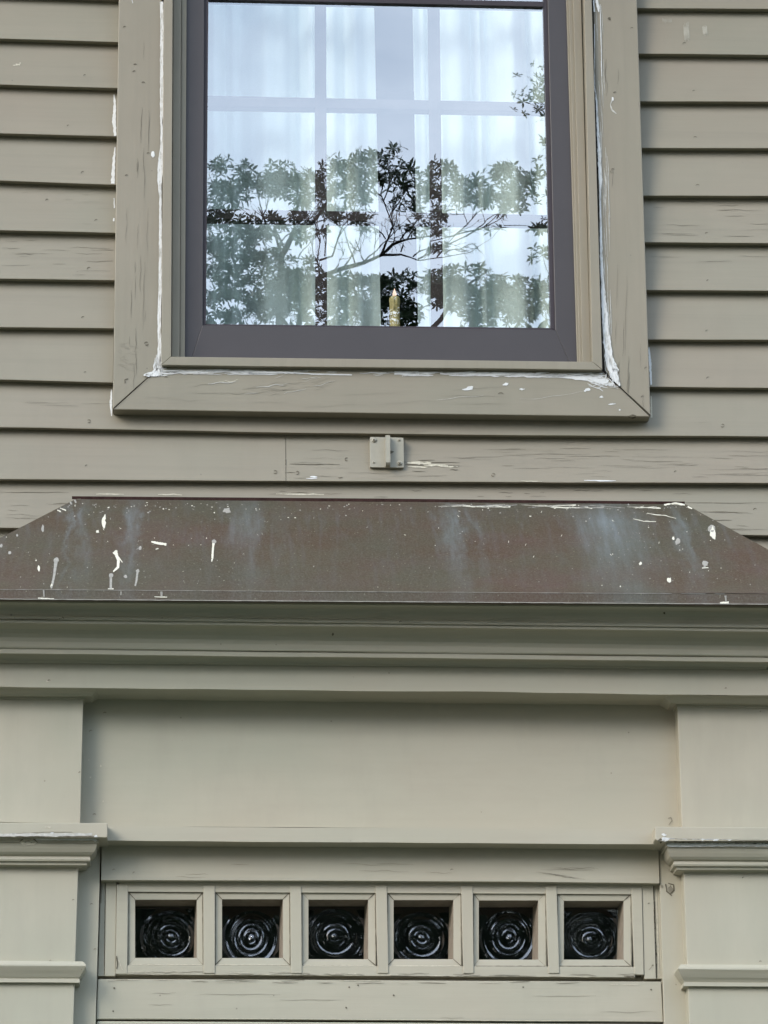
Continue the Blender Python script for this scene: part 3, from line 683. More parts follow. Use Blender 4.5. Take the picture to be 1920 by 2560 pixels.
dr.build('drip_edge', [M['copper'], M['dropgrey'], M['drop'], M['pale']], hr)

# ---------------------------------------------------------------- cornice, fascia, frieze
ent = empty('entablature', parent=house)
cn = MB()
def curve(o0, o1, vL0, vL1, vR0, vR1, kind, n=8):
    """profile between two projections: 'cove', 'ovolo' or 'ogee'"""
    r = []
    for k in range(n+1):
        t_ = k/n
        if kind == 'cove': o = o0+(o1-o0)*math.sin(t_*math.pi/2); z_ = 1-math.cos(t_*math.pi/2)
        elif kind == 'ovolo': o = o0+(o1-o0)*(1-math.cos(t_*math.pi/2)); z_ = math.sin(t_*math.pi/2)
        else: o = o0+(o1-o0)*(t_ - .16*math.sin(2*math.pi*t_)) if False else o0+(o1-o0)*(.5-.5*math.cos(math.pi*t_))*.55+(o1-o0)*t_*.45; z_ = t_
        r.append((o, vL0+(vL1-vL0)*z_, vR0+(vR1-vR0)*z_))
    return r
pr = [(.337, 1497.5, 1510.5), (.322, None, None), (.322, 1506, 1520)] + curve(.320, .286, 1508, 1538, 1522, 1561, 'cove') + [(.289, 1539, 1562), (.289, 1547, 1569.5), (.283, None, None), (.283, 1551, 1573), (.2845, 1551, 1573), (.2845, 1556, 1579)]
pr += curve(.281, .236, 1557, 1614, 1580, 1637, 'cove', 8) + curve(.236, .228, 1614, 1622, 1637, 1644, 'ovolo', 3)
pr += [(.233, 1622.5, 1645), (.233, 1633, 1655), (.226, None, None)] + curve(.226, .196, 1634, 1656, 1656, 1673, 'cove', 6) + [(.192, 1658, 1675)]
sweep(cn, pr, 0, 1920, core_xL, core_xR, 0, -.026, n=60, amp=.0006, smooth=False)
d = Decal(cn)
d.crack(0, 1547, 150, .01, 2.2, 1, 1); d.ribbon([(149, 1548, 3), (156, 1542, 4), (160, 1546, 2)], 1); d.blob(28, 1537, 3, 3, 2); d.ribbon([(34, 1538, 3), (38, 1546, 2)], 2)
d.blob(832, 1586, 3, 3.5, 1); d.nail(1660, 1534, 3); d.blob(1661, 1533, 2.5, 3, 1); d.ribbon([(1245, 1513, 2), (1262, 1514, 2)], 2); d.nail(1002, 1556, 4)
d.crack(1000, 1556, 60, 0.01, 1.2, 1, 1)
cn.build('crown_moulding', [M['psm'], M['dark'], M['dropgrey']], ent)
fa = MB()
YFA = -.190
frz = -.100
sweep(fa, [(.190, 1656, 1674), (.190, 1716.8, 1739), (.0995, None, None)], 0, 1920, core_xL-.03, core_xR+.04, 0, -.03, n=60, amp=.0009)
d = Decal(fa); d.nail(123, 1703, 4); d.blob(118, 1703, 3, 2, 2); d.crack(1765, 1738, 60, 0.01, 1.6, 1, 1); d.nail(1815, 1722, 3)
fa.build('fascia', [M['psm'], M['dark'], M['pale']], ent)
# frieze
fz = MB(); ztop = Z(960, 1716, YFA); zbot = Z(960, 2105, -.15)
fz.box(X(-160, 1900, frz), X(2080, 1900, frz), frz, -.001, zbot, ztop+.02)
d = Decal(fz)
for u, v in [(228, 1829), (262, 1784), (236, 2038), (1675, 2048)]: d.nail(u, v, 4.5, 3)
d.ribbon([(1677, 2042, 1.2), (1680, 2052, 2), (1672, 2062, 1)], 3, .3, 4)
for u, v, r_ in [(252, 1915, 2), (226, 1943, 2), (258, 2003, 1.5), (222, 1900, 1.5)]: d.blob(u, v, r_, r_*1.5, 2)
fz.build('frieze', [M['psm'], M['dark'], M['pale'], M['soft']], ent)
# hood body closing the volume behind the cornice
hb = MB(); hb.box(core_xL-.15, core_xR+.15, -.15, -.001, ztop+.025, EL.z-.01); hb.build('hood_core', M['psm'], ent)
# centre band
YBD = -.160; YH = -.110
bd = MB()
sweep(bd, [(.0, 2065.3, 2074), (.0, 2101, 2111), (-.052, None, None)], 271, 1634, X(268, 2080, YBD), X(1641, 2080, YBD), YBD, frz, n=50, amp=.0006, right=False, left=False)
zt = P(271, 2065.3, YBD).z; zt2 = P(1634, 2074, YBD).z
bd.face([(X(268, 2080, YBD), YBD, zt), (X(1641, 2080, YBD), YBD, zt2), (X(1641, 2080, YBD), frz, zt2), (X(268, 2080, YBD), frz, zt)])
bd.build('band_moulding', [M['psm']], ent)

# ---------------------------------------------------------------- pilasters
YP = -.140
def pilaster(side, label):
    s = MB(); xo = X(-150, 2200, YP) if side < 0 else X(2080, 2200, YP); Zo = lambda v: (xo, YP, Z(960, v, YP)); T = lambda u, v: tuple(P(u, v, YP))
    if side < 0:
        s.prism([Zo(1738), T(208.4, 1738), T(200.5, 2060), Zo(2060)][::-1], YP, -.098)
        s.prism([Zo(2160), T(196, 2160), T(188, 2410), T(182, 2600), T(182, 3200), Zo(3200)][::-1], YP, -.098)
        s.box(xo, X(60, 2200, YP), -.0985, -.001, .25, Z(960, 1745, YP))
    else:
        s.prism([T(1693, 1750), Zo(1750), Zo(2070), T(1705, 2070)][::-1], YP, -.098)
        s.prism([T(1708.5, 2170), Zo(2170), Zo(3200), T(1746, 3200), T(1723.5, 2560)][::-1], YP, -.098)
        s.box(X(1790, 2200, YP), xo, -.0985, -.001, .25, Z(960, 1745, YP))
    zlow = min(Z(182, 3200, YP), Z(1746, 3200, YP))
    s.box(xo+.002 if side < 0 else X(1746, 3200, YP), X(182, 3200, YP) if side < 0 else xo-.002, YP-.0004, -.098, 0.25, zlow+.001)
    d = Decal(s)
    for u, v in ([(183, 2251), (127, 2403), (200, 1932)] if side < 0 else [(1901, 2405), (1859, 2195)]): d.nail(u, v, 3.2, 1 if u > 190 else 2)
    o = s.build('pilaster', [M['psv'], M['dark'], M['soft']], house, bevel=.0012); tag(o, label)
    # block above the capital
    b_ = MB(); YK = -.195
    if side < 0: b_.prism([(-185, 2056), (268.8, 2057.5), (268.2, 2093.5), (-185, 2092)][::-1], YK, -.098)
    else: b_.prism([(1638, 2067), (2120, 2070), (2120, 2102), (1646, 2103), (1638, 2098)][::-1], YK, -.098)
    d = Decal(b_)
    if side < 0:
        d.ribbon([(0, 2093, 1.6), (40, 2092, 1.6), (60, 2093, 2.4), (120, 2092, 2.2), (240, 2092, 2.4), (250, 2093, 1)], 1, .6, 5)
        d.ribbon([(30, 2084, 1), (120, 2080, 1), (180, 2080, 1)], 3, .5); d.ribbon([(112, 2068, 2), (118, 2067, 1.5), (126, 2069, 4)], 2, .4, 4); d.blob(239, 2091, 6, 3, 4, .5); d.blob(130, 2082, 4, 1.5, 4, .5); d.blob(186, 2085, 3, 1.6, 2, .5)
        d.ribbon([(0, 2088, 7), (60, 2087, 7), (140, 2087, 8), (230, 2086, 6)], 5, .4, 8)
    else:
        d.ribbon([(1655, 2098, 10), (1700, 2101, 8), (1780, 2100, 6), (1860, 2102, 5), (1920, 2102, 5)], 4, .35, 6)
        d.ribbon([(1665, 2103, 3), (1700, 2105, 2.4), (1800, 2103, 2), (1920, 2104, 2)], 1, .7, 5); d.blob(1660, 2087, 5, 3, 4, .5); d.ribbon([(1648, 2098, 8), (1655, 2106, 9)], 1, .5, 4)
    b_.build('block', [M['psm'], M['dark'], M['pale'], M['soft'], M['white'], M['smear']], o, bevel=.0012)
    # capital: fillet, ovolo, bead, fillet
    c = MB(); bm_ = MB(); nk = MB()
    if side < 0:
        xr_ = X(196.5, 2160, YP); xl_ = X(-150, 2160, YP); ref = (0, 190); V = lambda a, k=0: (a+k, a+1+k)
        off = 0
    else:
        xl_ = X(1709, 2180, YP); xr_ = X(2080, 2160, YP); ref = (1715, 1920); V = lambda a, k=0: (a+12.5+k, a+13.5+k)
    r_ = [(.040, *V(2093)), (.040, *V(2105)), (.036, None, None)] + [(o_, *V(v_)) for o_, v_ in [(.0365, 2106), (.036, 2112), (.0345, 2120), (.031, 2129), (.026, 2136), (.021, 2139.5)]]
    r_ += [(.0215, *V(2141)), (.0235, *V(2144)), (.0240, *V(2148)), (.0225, *V(2152)), (.017, *V(2154.5)), (.017, *V(2156)), (.0165, *V(2161)), (.010, *V(2163.5)), (.0, *V(2168)), (-.001, *V(2170))]
    sweep(c, r_, ref[0], ref[1], xl_, xr_, YP, -.098, n=16, amp=.0005, smooth=False)
    if side > 0:
        d = Decal(c); d.ribbon([(1662, 2112, 8), (1700, 2113, 9), (1800, 2112, 8), (1920, 2112, 8)], 2, .25, 6); d.ribbon([(1665, 2106, 3), (1760, 2107, 2), (1920, 2109, 2.5)], 1, .8, 5)
    else:
        d = Decal(c); d.ribbon([(0, 2098, 4), (50, 2097, 4)], 4, .4); d.poly([(48, 2106), (60, 2097), (82, 2096), (92, 2106), (84, 2113), (60, 2114)], 4); d.ribbon([(48, 2105, 1.6), (58, 2097, 2), (70, 2096, 3), (84, 2097, 2), (94, 2106, 1.6)], 1, .4, 4)
        d.ribbon([(90, 2098, 4), (160, 2099, 3), (240, 2099, 5)], 2, .5, 6); d.blob(238, 2100, 5, 4, 2); d.ribbon([(62, 2106, 3), (72, 2102, 2), (80, 2107, 2)], 3)
    c.build('capital', [M['psm'], M['dark'], M['white'], M['soft'], M['pale']], o)
    # bed mould under the soffit
    if side < 0:
        xr2 = X(208, 1745, YP); r_ = [(.032, 1722, 1722), (.030, 1725, 1725), (.022, 1733, 1733), (.017, 1739, 1739), (.004, 1743, 1743), (.004, 1747.5, 1747.5), (-.001, None, None)]; sweep(bm_, r_, 0, 208, X(-150, 1745, YP), xr2, YP, -.098, n=12)
    else:
        r_ = [(.032, 1740, 1743), (.030, 1743, 1746), (.022, 1751, 1754), (.017, 1757, 1760), (.004, 1761, 1764), (.004, 1765, 1770), (-.001, None, None)]; sweep(bm_, r_, 1694, 1920, X(1694, 1764, YP), X(2080, 1764, YP), YP, -.098, n=12)
    bm_.build('bed_moulding', M['psm'], o)
    # necking lower down
    if side < 0:
        xr3 = X(188.5, 2435, YP); xl3 = X(-150, 2435, YP); W = lambda a: (a, a+1)
    else:
        xl3 = X(1718, 2440, YP); xr3 = X(2080, 2440, YP); W = lambda a: (a+9, a+10)
    r_ = [(-.001, *W(2405.5)), (.014, None, None), (.018, *W(2407)), (.0205, *W(2410)), (.021, *W(2414)), (.0195, *W(2418)), (.0165, *W(2425)), (.0125, *W(2434)), (.009, *W(2441)), (.0065, *W(2446)), (.0085, *W(2447)), (.0088, *W(2456)), (.0, None, None), (-.001, None, None)]
    sweep(nk, r_, 0 if side < 0 else 1715, 188 if side < 0 else 1920, xl3, xr3, YP, -.098, n=16, amp=.0005, smooth=False)
    nk.build('necking', M['psm'], o)
    return o
pilaster(-1, 'left pilaster with chipped capital edge')
pilaster(1, 'right pilaster with white patched capital edge')

# ---------------------------------------------------------------- door surround, header and transom
YSU = -.106
su = MB()
zt_s = Z(960, 2090, YSU)
pL = [P(120, 2090, YSU), P(252.5, 2090, YSU), P(239, 2560, YSU), P(224, 3100, YSU), P(120, 3100, YSU)]
su.prism([(p.x, YSU, p.z) for p in pL][::-1], YSU, -.001)
su.box(X(120, 3100, YSU), X(223, 3100, YSU), YSU, -.001, .2, pL[3].z)
d = Decal(su); d.nail(229, 2262, 4, 2); d.nail(238, 2375, 4, 2)
sur = su.build('door_surround', [M['psv'], M['dark'], M['soft']], house, bevel=.001); tag(sur, 'door surround with left casing')
su = MB()
pR = [P(1646.5, 2095, YSU), P(1780, 2095, YSU), P(1780, 3100, YSU), P(1676, 3100, YSU), P(1660.6, 2560, YSU)]
su.prism([(p.x, YSU, p.z) for p in pR][::-1], YSU, -.001)
zl2 = pL[3].z
su.box(X(1676, 3100, YSU), X(1780, 3100, YSU), YSU, -.001, .2, zl2)
d = Decal(su)
d.ribbon([(1664, 2210, 3), (1667, 2228, 3), (1680, 2240, 2)], 1, .4, 4); d.ribbon([(1670, 2208, 2), (1684, 2212, 2.5), (1685, 2226, 3), (1676, 2234, 2)], 1, .4, 4); d.blob(1676, 2222, 6, 10, 2, .3); d.blob(1655, 2216, 3, 4, 2)
su.build('side_casing', [M['psv'], M['dark'], M['soft']], sur, bevel=.001)
hd = MB(); zhT = Z(960, 2085, YH)
hd.prism([(254, 2085), (1646, 2093), (1649, 2208.5), (1300, 2204.5), (800, 2202), (253, 2200.5)][::-1], -.111, -.004)
d = Decal(hd)
for u, v in [(285, 2176), (336, 2183), (1130, 2176)]: d.nail(u, v, 4, 2)
for k in range(10): d.crack(random.uniform(300, 1500), random.uniform(2150, 2195), random.uniform(40, 140), .03, .7, 2, 4)
for k in range(5): d.crack(1340+k*16, 2180+k*3, 60, .1, .8, 2, 3)
hd.build('header_board', [M['ph'], M['dark'], M['soft']], sur, bevel=.0008)

YT_ = -.094; YGL = -.022
tr = MB()
mull = [(508.5, 537, 508.5, 537), (725.5, 753, 727, 754.5), (939, 967, 944, 971), (1153, 1182, 1158, 1184), (1364, 1391.5, 1371, 1398)]
opens = [(337.6, 2249, 492, 2394.7), (555, 2248, 707.3, 2395), (771, 2249, 920.5, 2398), (984, 2250, 1133.6, 2398), (1197, 2251, 1345.5, 2399), (1409.5, 2252, 1559, 2399)]
outs = [(321, 2230, 507, 2412), (537.7, 2230, 724.6, 2413), (754, 2230, 939, 2414), (968, 2231, 1153, 2415), (1183, 2232, 1365, 2416), (1392.7, 2235, 1578, 2416)]
# top and bottom rails, stiles
tr.prism([(292, 2202), (1607, 2209), (1605, 2236), (321, 2229.5)][::-1], YT_, -.01)
tr.prism([(319.5, 2413), (1586, 2417), (1588, 2444), (900, 2440), (560, 2438), (300, 2437), (290, 2436)][::-1], YT_, -.01)
tr.prism([(292, 2210), (320, 2210), (318, 2435), (289, 2435)][::-1], YT_-.0015, -.01)
tr.prism([(1578, 2217), (1604.6, 2217), (1610, 2437), (1586, 2437)][::-1], YT_-.0015, -.01)
d = Decal(tr)
for k in range(46):
    u = random.uniform(300, 1560); d.crack(u, 2430+(u-300)*.006+random.uniform(-2, 8), random.uniform(25, 90), random.uniform(-.04, .05), random.uniform(1, 2.0), random.choice([2, 3]), 3)
d.ribbon([(1560, 2440, 1.5), (1590, 2441, 4), (1612, 2442, 8)], 1, .5, 4); d.ribbon([(290, 2210, 1.2), (291, 2330, 1.6), (290, 2380, 3), (294, 2410, 3), (289, 2434, 4)], 1, .5, 5)
d.ribbon([(297, 2400, 1.5), (306, 2425, 2)], 2, .5); d.ribbon([(1605, 2222, 1.2), (1608, 2300, 1.8), (1612, 2436, 1.6)], 1, .5, 6)
d.crack(300, 2438, 1280, .005, 2.0, 1, 3)
trn = tr.build('transom_window', [M['ph'], M['dark'], M['pale'], M['soft']], house, bevel=.001)
tag(trn, 'row of six small bullseye panes over the door')
for (a, b_, c_, d_) in mull:
    mm = MB(); mm.prism([(a, 2214), (b_, 2214), (d_+.3, 2433), (c_+.3, 2433)][::-1], YT_-.0022, -.01)
    mm.build('mullion', [M['psv']], trn, bevel=.0008)
for k, (o_, i_) in enumerate(zip(outs, opens)):
    s = MB()
    ys_ = YT_+.004; u0, v0, u1, v1 = o_; a0, b0, a1, b1 = i_
    O = [P(u0-2, v0-2, ys_), P(u1+2, v0-2, ys_), P(u1+2, v1+2, ys_), P(u0-2, v1+2, ys_)]; yi = ys_+.002
    I = [P(a0, b0, yi), P(a1, b0, yi), P(a1, b1, yi), P(a0, b1, yi)]
    for e in range(4):
        f_ = (e+1) % 4; s.face([O[e], O[f_], I[f_], I[e]], 0)
    B = [Vector((p.x, YGL+.004, p.z)) for p in I]
    tp = .0035
    B[1].x -= tp; B[2].x -= tp*1.6
    for e in range(4):
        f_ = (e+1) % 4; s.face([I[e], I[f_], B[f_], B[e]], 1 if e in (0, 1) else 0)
    d = Decal(s)
    for (p_, q_) in [((u0, v0), (a0, b0)), ((u1, v0), (a1, b0)), ((u1, v1), (a1, b1)), ((u0, v1), (a0, b1))]:
        w_ = random.choice([.5, 1.6, 2.2]); d.ribbon([(p_[0], p_[1], w_), (q_[0], q_[1], w_*.7)], 2, .5, 5)
    d.ribbon([(u0+2, v0+1, 2.2), (u1-2, v0+1, 2.6)], 2, .4, 6); d.ribbon([(u0+1.5, v0, 1.2), (u0+1, v1, 1.2)], 2, .5, 8); d.ribbon([(u1-1, v0, 1.3), (u1+.5, v1, 1.3)], 2, .6, 8)
    d.ribbon([(u0+2, v1-1, 1.2), (u1-2, v1-.5, 1.6)], random.choice([2, 3]), .6, 6)
    s.build('pane_stop', [M['psm'], M['reveal'], M['dark'], M['pale']], trn)
    # bullseye pane: pressed rings round an off-centre boss
    g = MB(); n = 150; x0, x1 = B[0].x-.004, B[1].x+.004; z1, z0 = B[0].z+.004, B[2].z-.004
    ctr = [(428, 2344), (628, 2344), (838, 2341), (1054, 2346), (1272, 2343), (1476, 2349)][k]
    c0 = P(ctr[0], ctr[1], YGL); cx, cz = c0.x, c0.z; ph = k*2.13
    rr = []
    for j in range(n+1):
        row = []
        for i in range(n+1):
            x = x0+(x1-x0)*i/n; z = z0+(z1-z0)*j/n; dx, dz = x-cx, z-cz; a = math.atan2(dz, dx)
            r = math.hypot(dx*(1+.05*math.sin(ph)), dz*(1+.04*math.cos(ph*2))) + .0009*math.sin(a*2+ph) + .0006*fbm(dx*16+ph, dz*16, k)
            h = 0
            for (rc, wd, am) in [(.0125, .0034, .0011), (.0235+.0012*math.sin(ph), .0028, .0008), (.0385+.0015*math.cos(ph), .0036, .0010), (.0445, .0020, .0003), (.056, .0048, .0010)]:
                am2 = am*(.8+.35*math.sin(a+ph*2+rc*200)+.25*fbm(math.cos(a)+ph, math.sin(a), rc*60)); h += am2*math.exp(-((r-rc)/wd)**2)
            h += .0016*math.exp(-(r/.006)**2)*(1+.5*math.sin(a+ph)) + .0022*fbm(dx*9+ph, dz*9, 7.7) + dx*.05*math.sin(ph*3.1) + (dz+.06)*.05*math.cos(ph*1.7)
            row.append(Vector((x, YGL-h, z)))
        rr.append(row)
    g.grid(rr, smooth=True); g.build('glass_pane', M['bull'], trn)
# side fillers left and right of the transom frame
sf = MB()
sf.prism([(252, 2200), (264, 2203), (262, 2440), (245, 2440)][::-1], -.088, -.004)
sf.prism([(264.5, 2201), (291.5, 2202), (288.5, 2440), (262, 2440)][::-1], -.092, -.004)
d = Decal(sf); d.ribbon([(264, 2206, 1), (262, 2300, 1.4), (261, 2436, 1)], 1, .5, 6); d.ribbon([(255, 2210, 2), (250, 2300, 4), (247, 2430, 4)], 2, .5, 6)
sf.build('side_filler', [M['pv'], M['dark'], M['soft'], M['pale']], trn, bevel=.0008); sf = MB()
sf.prism([(1605, 2207), (1633, 2208), (1640, 2447), (1611, 2447)][::-1], -.093, -.004)
sf.prism([(1634, 2208), (1650, 2209), (1656, 2447), (1641, 2447)][::-1], -.089, -.004)
d = Decal(sf)
d.ribbon([(1634, 2215, 1.2), (1637, 2300, 3), (1638, 2330, 2), (1640, 2380, 3.5), (1642, 2445, 1.5)], 1, .6, 5); 
d.nail(1623, 2260, 3); d.nail(1632, 2415, 3); d.ribbon([(1640, 2220, 2), (1644, 2330, 3), (1648, 2440, 2)], 3, .5, 6); d.ribbon([(1622, 2425, 1), (1634, 2412, 1.2)], 2)
sf.build('side_filler', [M['pv'], M['dark'], M['soft'], M['pale']], trn, bevel=.0008)
lw = MB()
lw.prism([(245, 2447.5), (700, 2449), (1200, 2452), (1653, 2454), (1658, 2555), (800, 2550), (241, 2548)][::-1], -.098, -.004)
d = Decal(lw)
for u, v in [(286, 2471), (283, 2529), (873, 2469), (896, 2464), (866, 2520), (1308, 2469), (985, 2489), (1628, 2475)]: d.nail(u, v, 2.6); d.blob(u, v, 1.8, 1.3, 1)
for (u, v, l) in [(380, 2483, 60), (370, 2512, 60), (500, 2486, 200), (1100, 2545, 60), (1500, 2530, 140), (1330, 2490, 160), (700, 2500, 160)]: d.crack(u, v, l, 0, .8, 2, 3)
for k in range(24): u = random.uniform(260, 1620); d.crack(u, 2451+(u-260)*.004+random.uniform(-2, 5), random.uniform(20, 80), random.uniform(-.05, .03), 1.4, random.choice([3, 2]), 2)
d.crack(245, 2545, 1400, .0055, 1.6, 3, 3)
lw.build('door_head_rail', [M['ph'], M['dark'], M['soft'], M['pale']], sur, bevel=.0012)
dk = MB(); dk.box(X(230, 2500, -.06), X(1675, 2500, -.06), -.07, -.004, Z(960, 2600, -.07), Z(960, 2420, -.07)); dk.build('door_rabbet', M['psm'], sur)
# the door itself, nearly all below the picture
do = MB(); xa, xb = X(245, 2560, -.09), X(1660, 2560, -.09); zd = Z(960, 2556, -.095)
do.prism([(241, 2551.5), (1658, 2559), (1664, 2640), (236, 2640)][::-1], -.0965, -.03)
do.box(xa+.005, xb-.005, -.08, -.03, .3, Z(960, 2630, -.08))
for sx in (0, 1):
    for sz in (0, 1, 2):
        w_ = (xb-xa)/2; do.box(xa+.12+sx*(w_-.05), xa+.12+sx*(w_-.05)+w_-.19, -.09, -.06, .45+sz*.72, .45+sz*.72+.55)
do.build('door', M['psm'], house, bevel=.004)
stp = MB(); stp.box(-1.0, 1.0, -1.25, -.10, -.05, .16); tag(stp.build('doorstep', M['stone']), 'grey stone step before the door', 'step')

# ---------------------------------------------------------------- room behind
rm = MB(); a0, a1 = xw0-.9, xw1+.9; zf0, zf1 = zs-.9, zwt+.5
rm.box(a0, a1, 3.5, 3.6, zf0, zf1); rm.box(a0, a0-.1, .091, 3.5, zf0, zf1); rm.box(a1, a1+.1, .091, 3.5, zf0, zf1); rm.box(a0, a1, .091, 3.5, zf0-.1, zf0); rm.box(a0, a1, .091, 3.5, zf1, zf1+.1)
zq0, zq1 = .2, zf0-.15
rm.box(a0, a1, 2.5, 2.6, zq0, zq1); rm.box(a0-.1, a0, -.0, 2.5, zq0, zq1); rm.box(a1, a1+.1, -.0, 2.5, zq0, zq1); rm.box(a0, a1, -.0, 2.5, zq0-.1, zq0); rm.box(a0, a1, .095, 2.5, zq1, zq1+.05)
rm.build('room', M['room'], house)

# ---------------------------------------------------------------- curtains
def curtain(name, eL, eR, y0, folds, seed, label):
    """folds: list of (u, depth) ; cloth hangs from above the picture to the stool"""
    c = MB(); n = 220; rows = []; zb = zs+.004; ztp = zwt-.02
    for j in range(15):
        t_ = j/14; z = zb+(ztp-zb)*t_; v = 815-t_*1500
        xa_, xb_ = X(q(*eL, v), 400, y0), X(q(*eR, v), 400, y0); row = []
        for i in range(n+1):
            s_ = i/n; x = xa_+(xb_-xa_)*s_
            u_ = q(*eL, 400)+(q(*eR, 400)-q(*eL, 400))*s_
            y = y0
            for (fu, fw, fd) in folds: y += fd*math.exp(-((u_-fu-8*fbm(t_*2, fu))/fw)**2)
            y += .004*math.sin(u_*.11+seed+fbm(s_*5, t_*2)*2) + .003*fbm(s_*14, t_*1.5, seed)
            row.append(Vector((x, y, z)))
        rows.append(row)
    c.grid(rows, smooth=True); c.grid([[p+Vector((0, .0012, 0)) for p in r] for r in rows], smooth=True)
    return tag(c.build(name, M['curtain']), label, 'curtain', 'curtains behind the window')
YCU = .17
curtain('curtain', ((470, 0), (470, 800)), ((937, 0), (949, 815)), YCU, [(560, 16, .06), (605, 22, .05), (680, 30, -.02), (745, 18, .035), (865, 14, .02), (890, 20, -.012)], 1.0, 'white curtain hanging left of the candle behind the glass')
curtain('curtain', ((1035, 0), (1040, 815)), ((1440, 0), (1450, 815)), YCU, [(1085, 12, .04), (1190, 14, .045), (1225, 14, .03), (1290, 20, -.02), (1330, 12, .04), (1395, 14, .04)], 4.0, 'white curtain hanging right of the candle behind the glass')

# ---------------------------------------------------------------- candle
cb = P(987, 800, .115); can = empty('candle', (cb.x, .115, zs)); tag(can, 'yellow dripped candle standing in the dark gap between the white curtains', 'candle')
c = MB(); ztop_ = Z(987, 743, .115)-zs; rows_ = []
for (r_, z) in [(.0, 0), (.0125, 0), (.0118, .004), (.0112, ztop_*.5), (.0112, ztop_*.8), (.0118, ztop_*.9), (.0112, ztop_-.003), (.0095, ztop_), (.006, ztop_-.002), (.0, ztop_-.003)]:
    rows_.append([Vector((r_*math.cos(a)*(1+.09*fbm(math.cos(a)*2, math.sin(a)*2, z*30)), r_*math.sin(a), z)) for a in [k*2*math.pi/24 for k in range(24)]])
c.grid(rows_, smooth=True, close=True)
for (a, z0_, l) in [(-1.8, ztop_-.004, .03), (-1.2, ztop_-.006, .016), (-2.5, ztop_-.003, .05)]:
    rr_ = [[Vector((.0112*math.cos(a)+w__*math.cos(b2), .0112*math.sin(a)+w__*math.sin(b2), z0_-l*t_)) for b2 in [k*math.pi/3 for k in range(6)]] for t_, w__ in [(0, .0008), (.1, .0022), (.7, .002), (.92, .0028), (1, .0008)]]
    c.grid(rr_, smooth=True, close=True)
c.build('wax_stick', M['candle'], can)
fl = MB(); rr_ = [[Vector((w__*math.cos(b2), w__*math.sin(b2), ztop_+z)) for b2 in [k*math.pi/5 for k in range(10)]] for z, w__ in [(-.003, .001), (0, .0018), (.004, .004), (.008, .0046), (.013, .003), (.018, .0012), (.021, .0002)]]
fl.grid(rr_, smooth=True, close=True); fl.build('flame', M['flame'], can)

# ---------------------------------------------------------------- bracket on the siding
yb = -.0275; bc = P(967, 1130, yb)
br = empty('wall_bracket', (0, 0, 0)); tag(br, 'small square metal bracket plate with a vertical fin screwed to the siding below the window', 'bracket')
def rrect(px, rad):
    c = [P(*p, yb-.003) for p in px]; out = []
    for i in range(4):
        a, b_, c_ = c[i-1], c[i], c[(i+1) % 4]; d1, d2 = (a-b_).normalized(), (c_-b_).normalized()
        for k in range(4):
            t_ = k/3; out.append(b_+d1*rad*(1-t_)**2+d2*rad*t_**2)
    return out
pl_ = MB(); pl_.prism([tuple(p) for p in rrect([(925, 1168), (1010, 1169), (1009, 1094), (925, 1092)], .0028)][::-1], yb-.003, yb+.016); 
d = Decal(pl_); d.poly([(975, 1126), (986, 1129), (976, 1135)], 1)
pl_.build('back_plate', [M['metal'], M['dark']], br, bevel=.0006)
fn = MB(); yf = yb-.024
fa_, fb_ = P(961, 1166, yb-.003), P(975, 1166, yb-.003)
ztp, zbt = Z(968, 1090, yb-.003)-.003, Z(968, 1170, yb-.003)
prf = [(0, zbt+.001), (-.013, zbt+.003), (-.017, zbt+.007), (-.017, ztp-.004), (-.013, ztp), (0, ztp)]
xa2, xb2 = fa_.x+.002, fb_.x-.0004
A = [Vector((xa2, yb-.003+a, z)) for a, z in prf]; B = [Vector((xb2, yb-.003+a, z)) for a, z in prf]
fn.face(A); fn.face(B[::-1]); [fn.face([A[i], A[(i+1) % 6], B[(i+1) % 6], B[i]]) for i in range(6)]
fn.build('fin', M['metal'], br, bevel=.0016)
for (u, v, r_, dome) in [(935, 1100, .0058, .0032), (998, 1100, .0034, .0012), (934.5, 1156, .0034, .0010), (999, 1158, .0056, .003)]:
    s = MB(); c0 = P(u, v, yb-.003); nn = 14; rw = []
    for (k, h) in [(1, 0), (.97, .5), (.8, .85), (.45, 1.0), (0.02, 1.02)]: rw.append([Vector((c0.x+r_*k*math.cos(a)*(1+.05*math.cos(3*a)), yb-.003-dome*h, c0.z+r_*k*math.sin(a))) for a in [q_*2*math.pi/nn for q_ in range(nn)]])
    s.grid(rw, smooth=True, close=True); d = Decal(s)
    d.ribbon([(u-3.2, v-2.6, 1.8), (u+3.2, v+2.6, 1.8)], 1, .3, 2)
    if dome > .002 or u > 990: d.ribbon([(u-2.6, v+3, 1.5), (u+2.6, v-3, 1.5)], 1, .3, 2)
    if r_ < .005: d.ribbon([(u-4, v+1, 1.2), (u-2, v+4.2, 1.2), (u+2, v+4.2, 1)], 1, .2, 2)
    s.build('screw', [M['metal'], M['dark']], br)

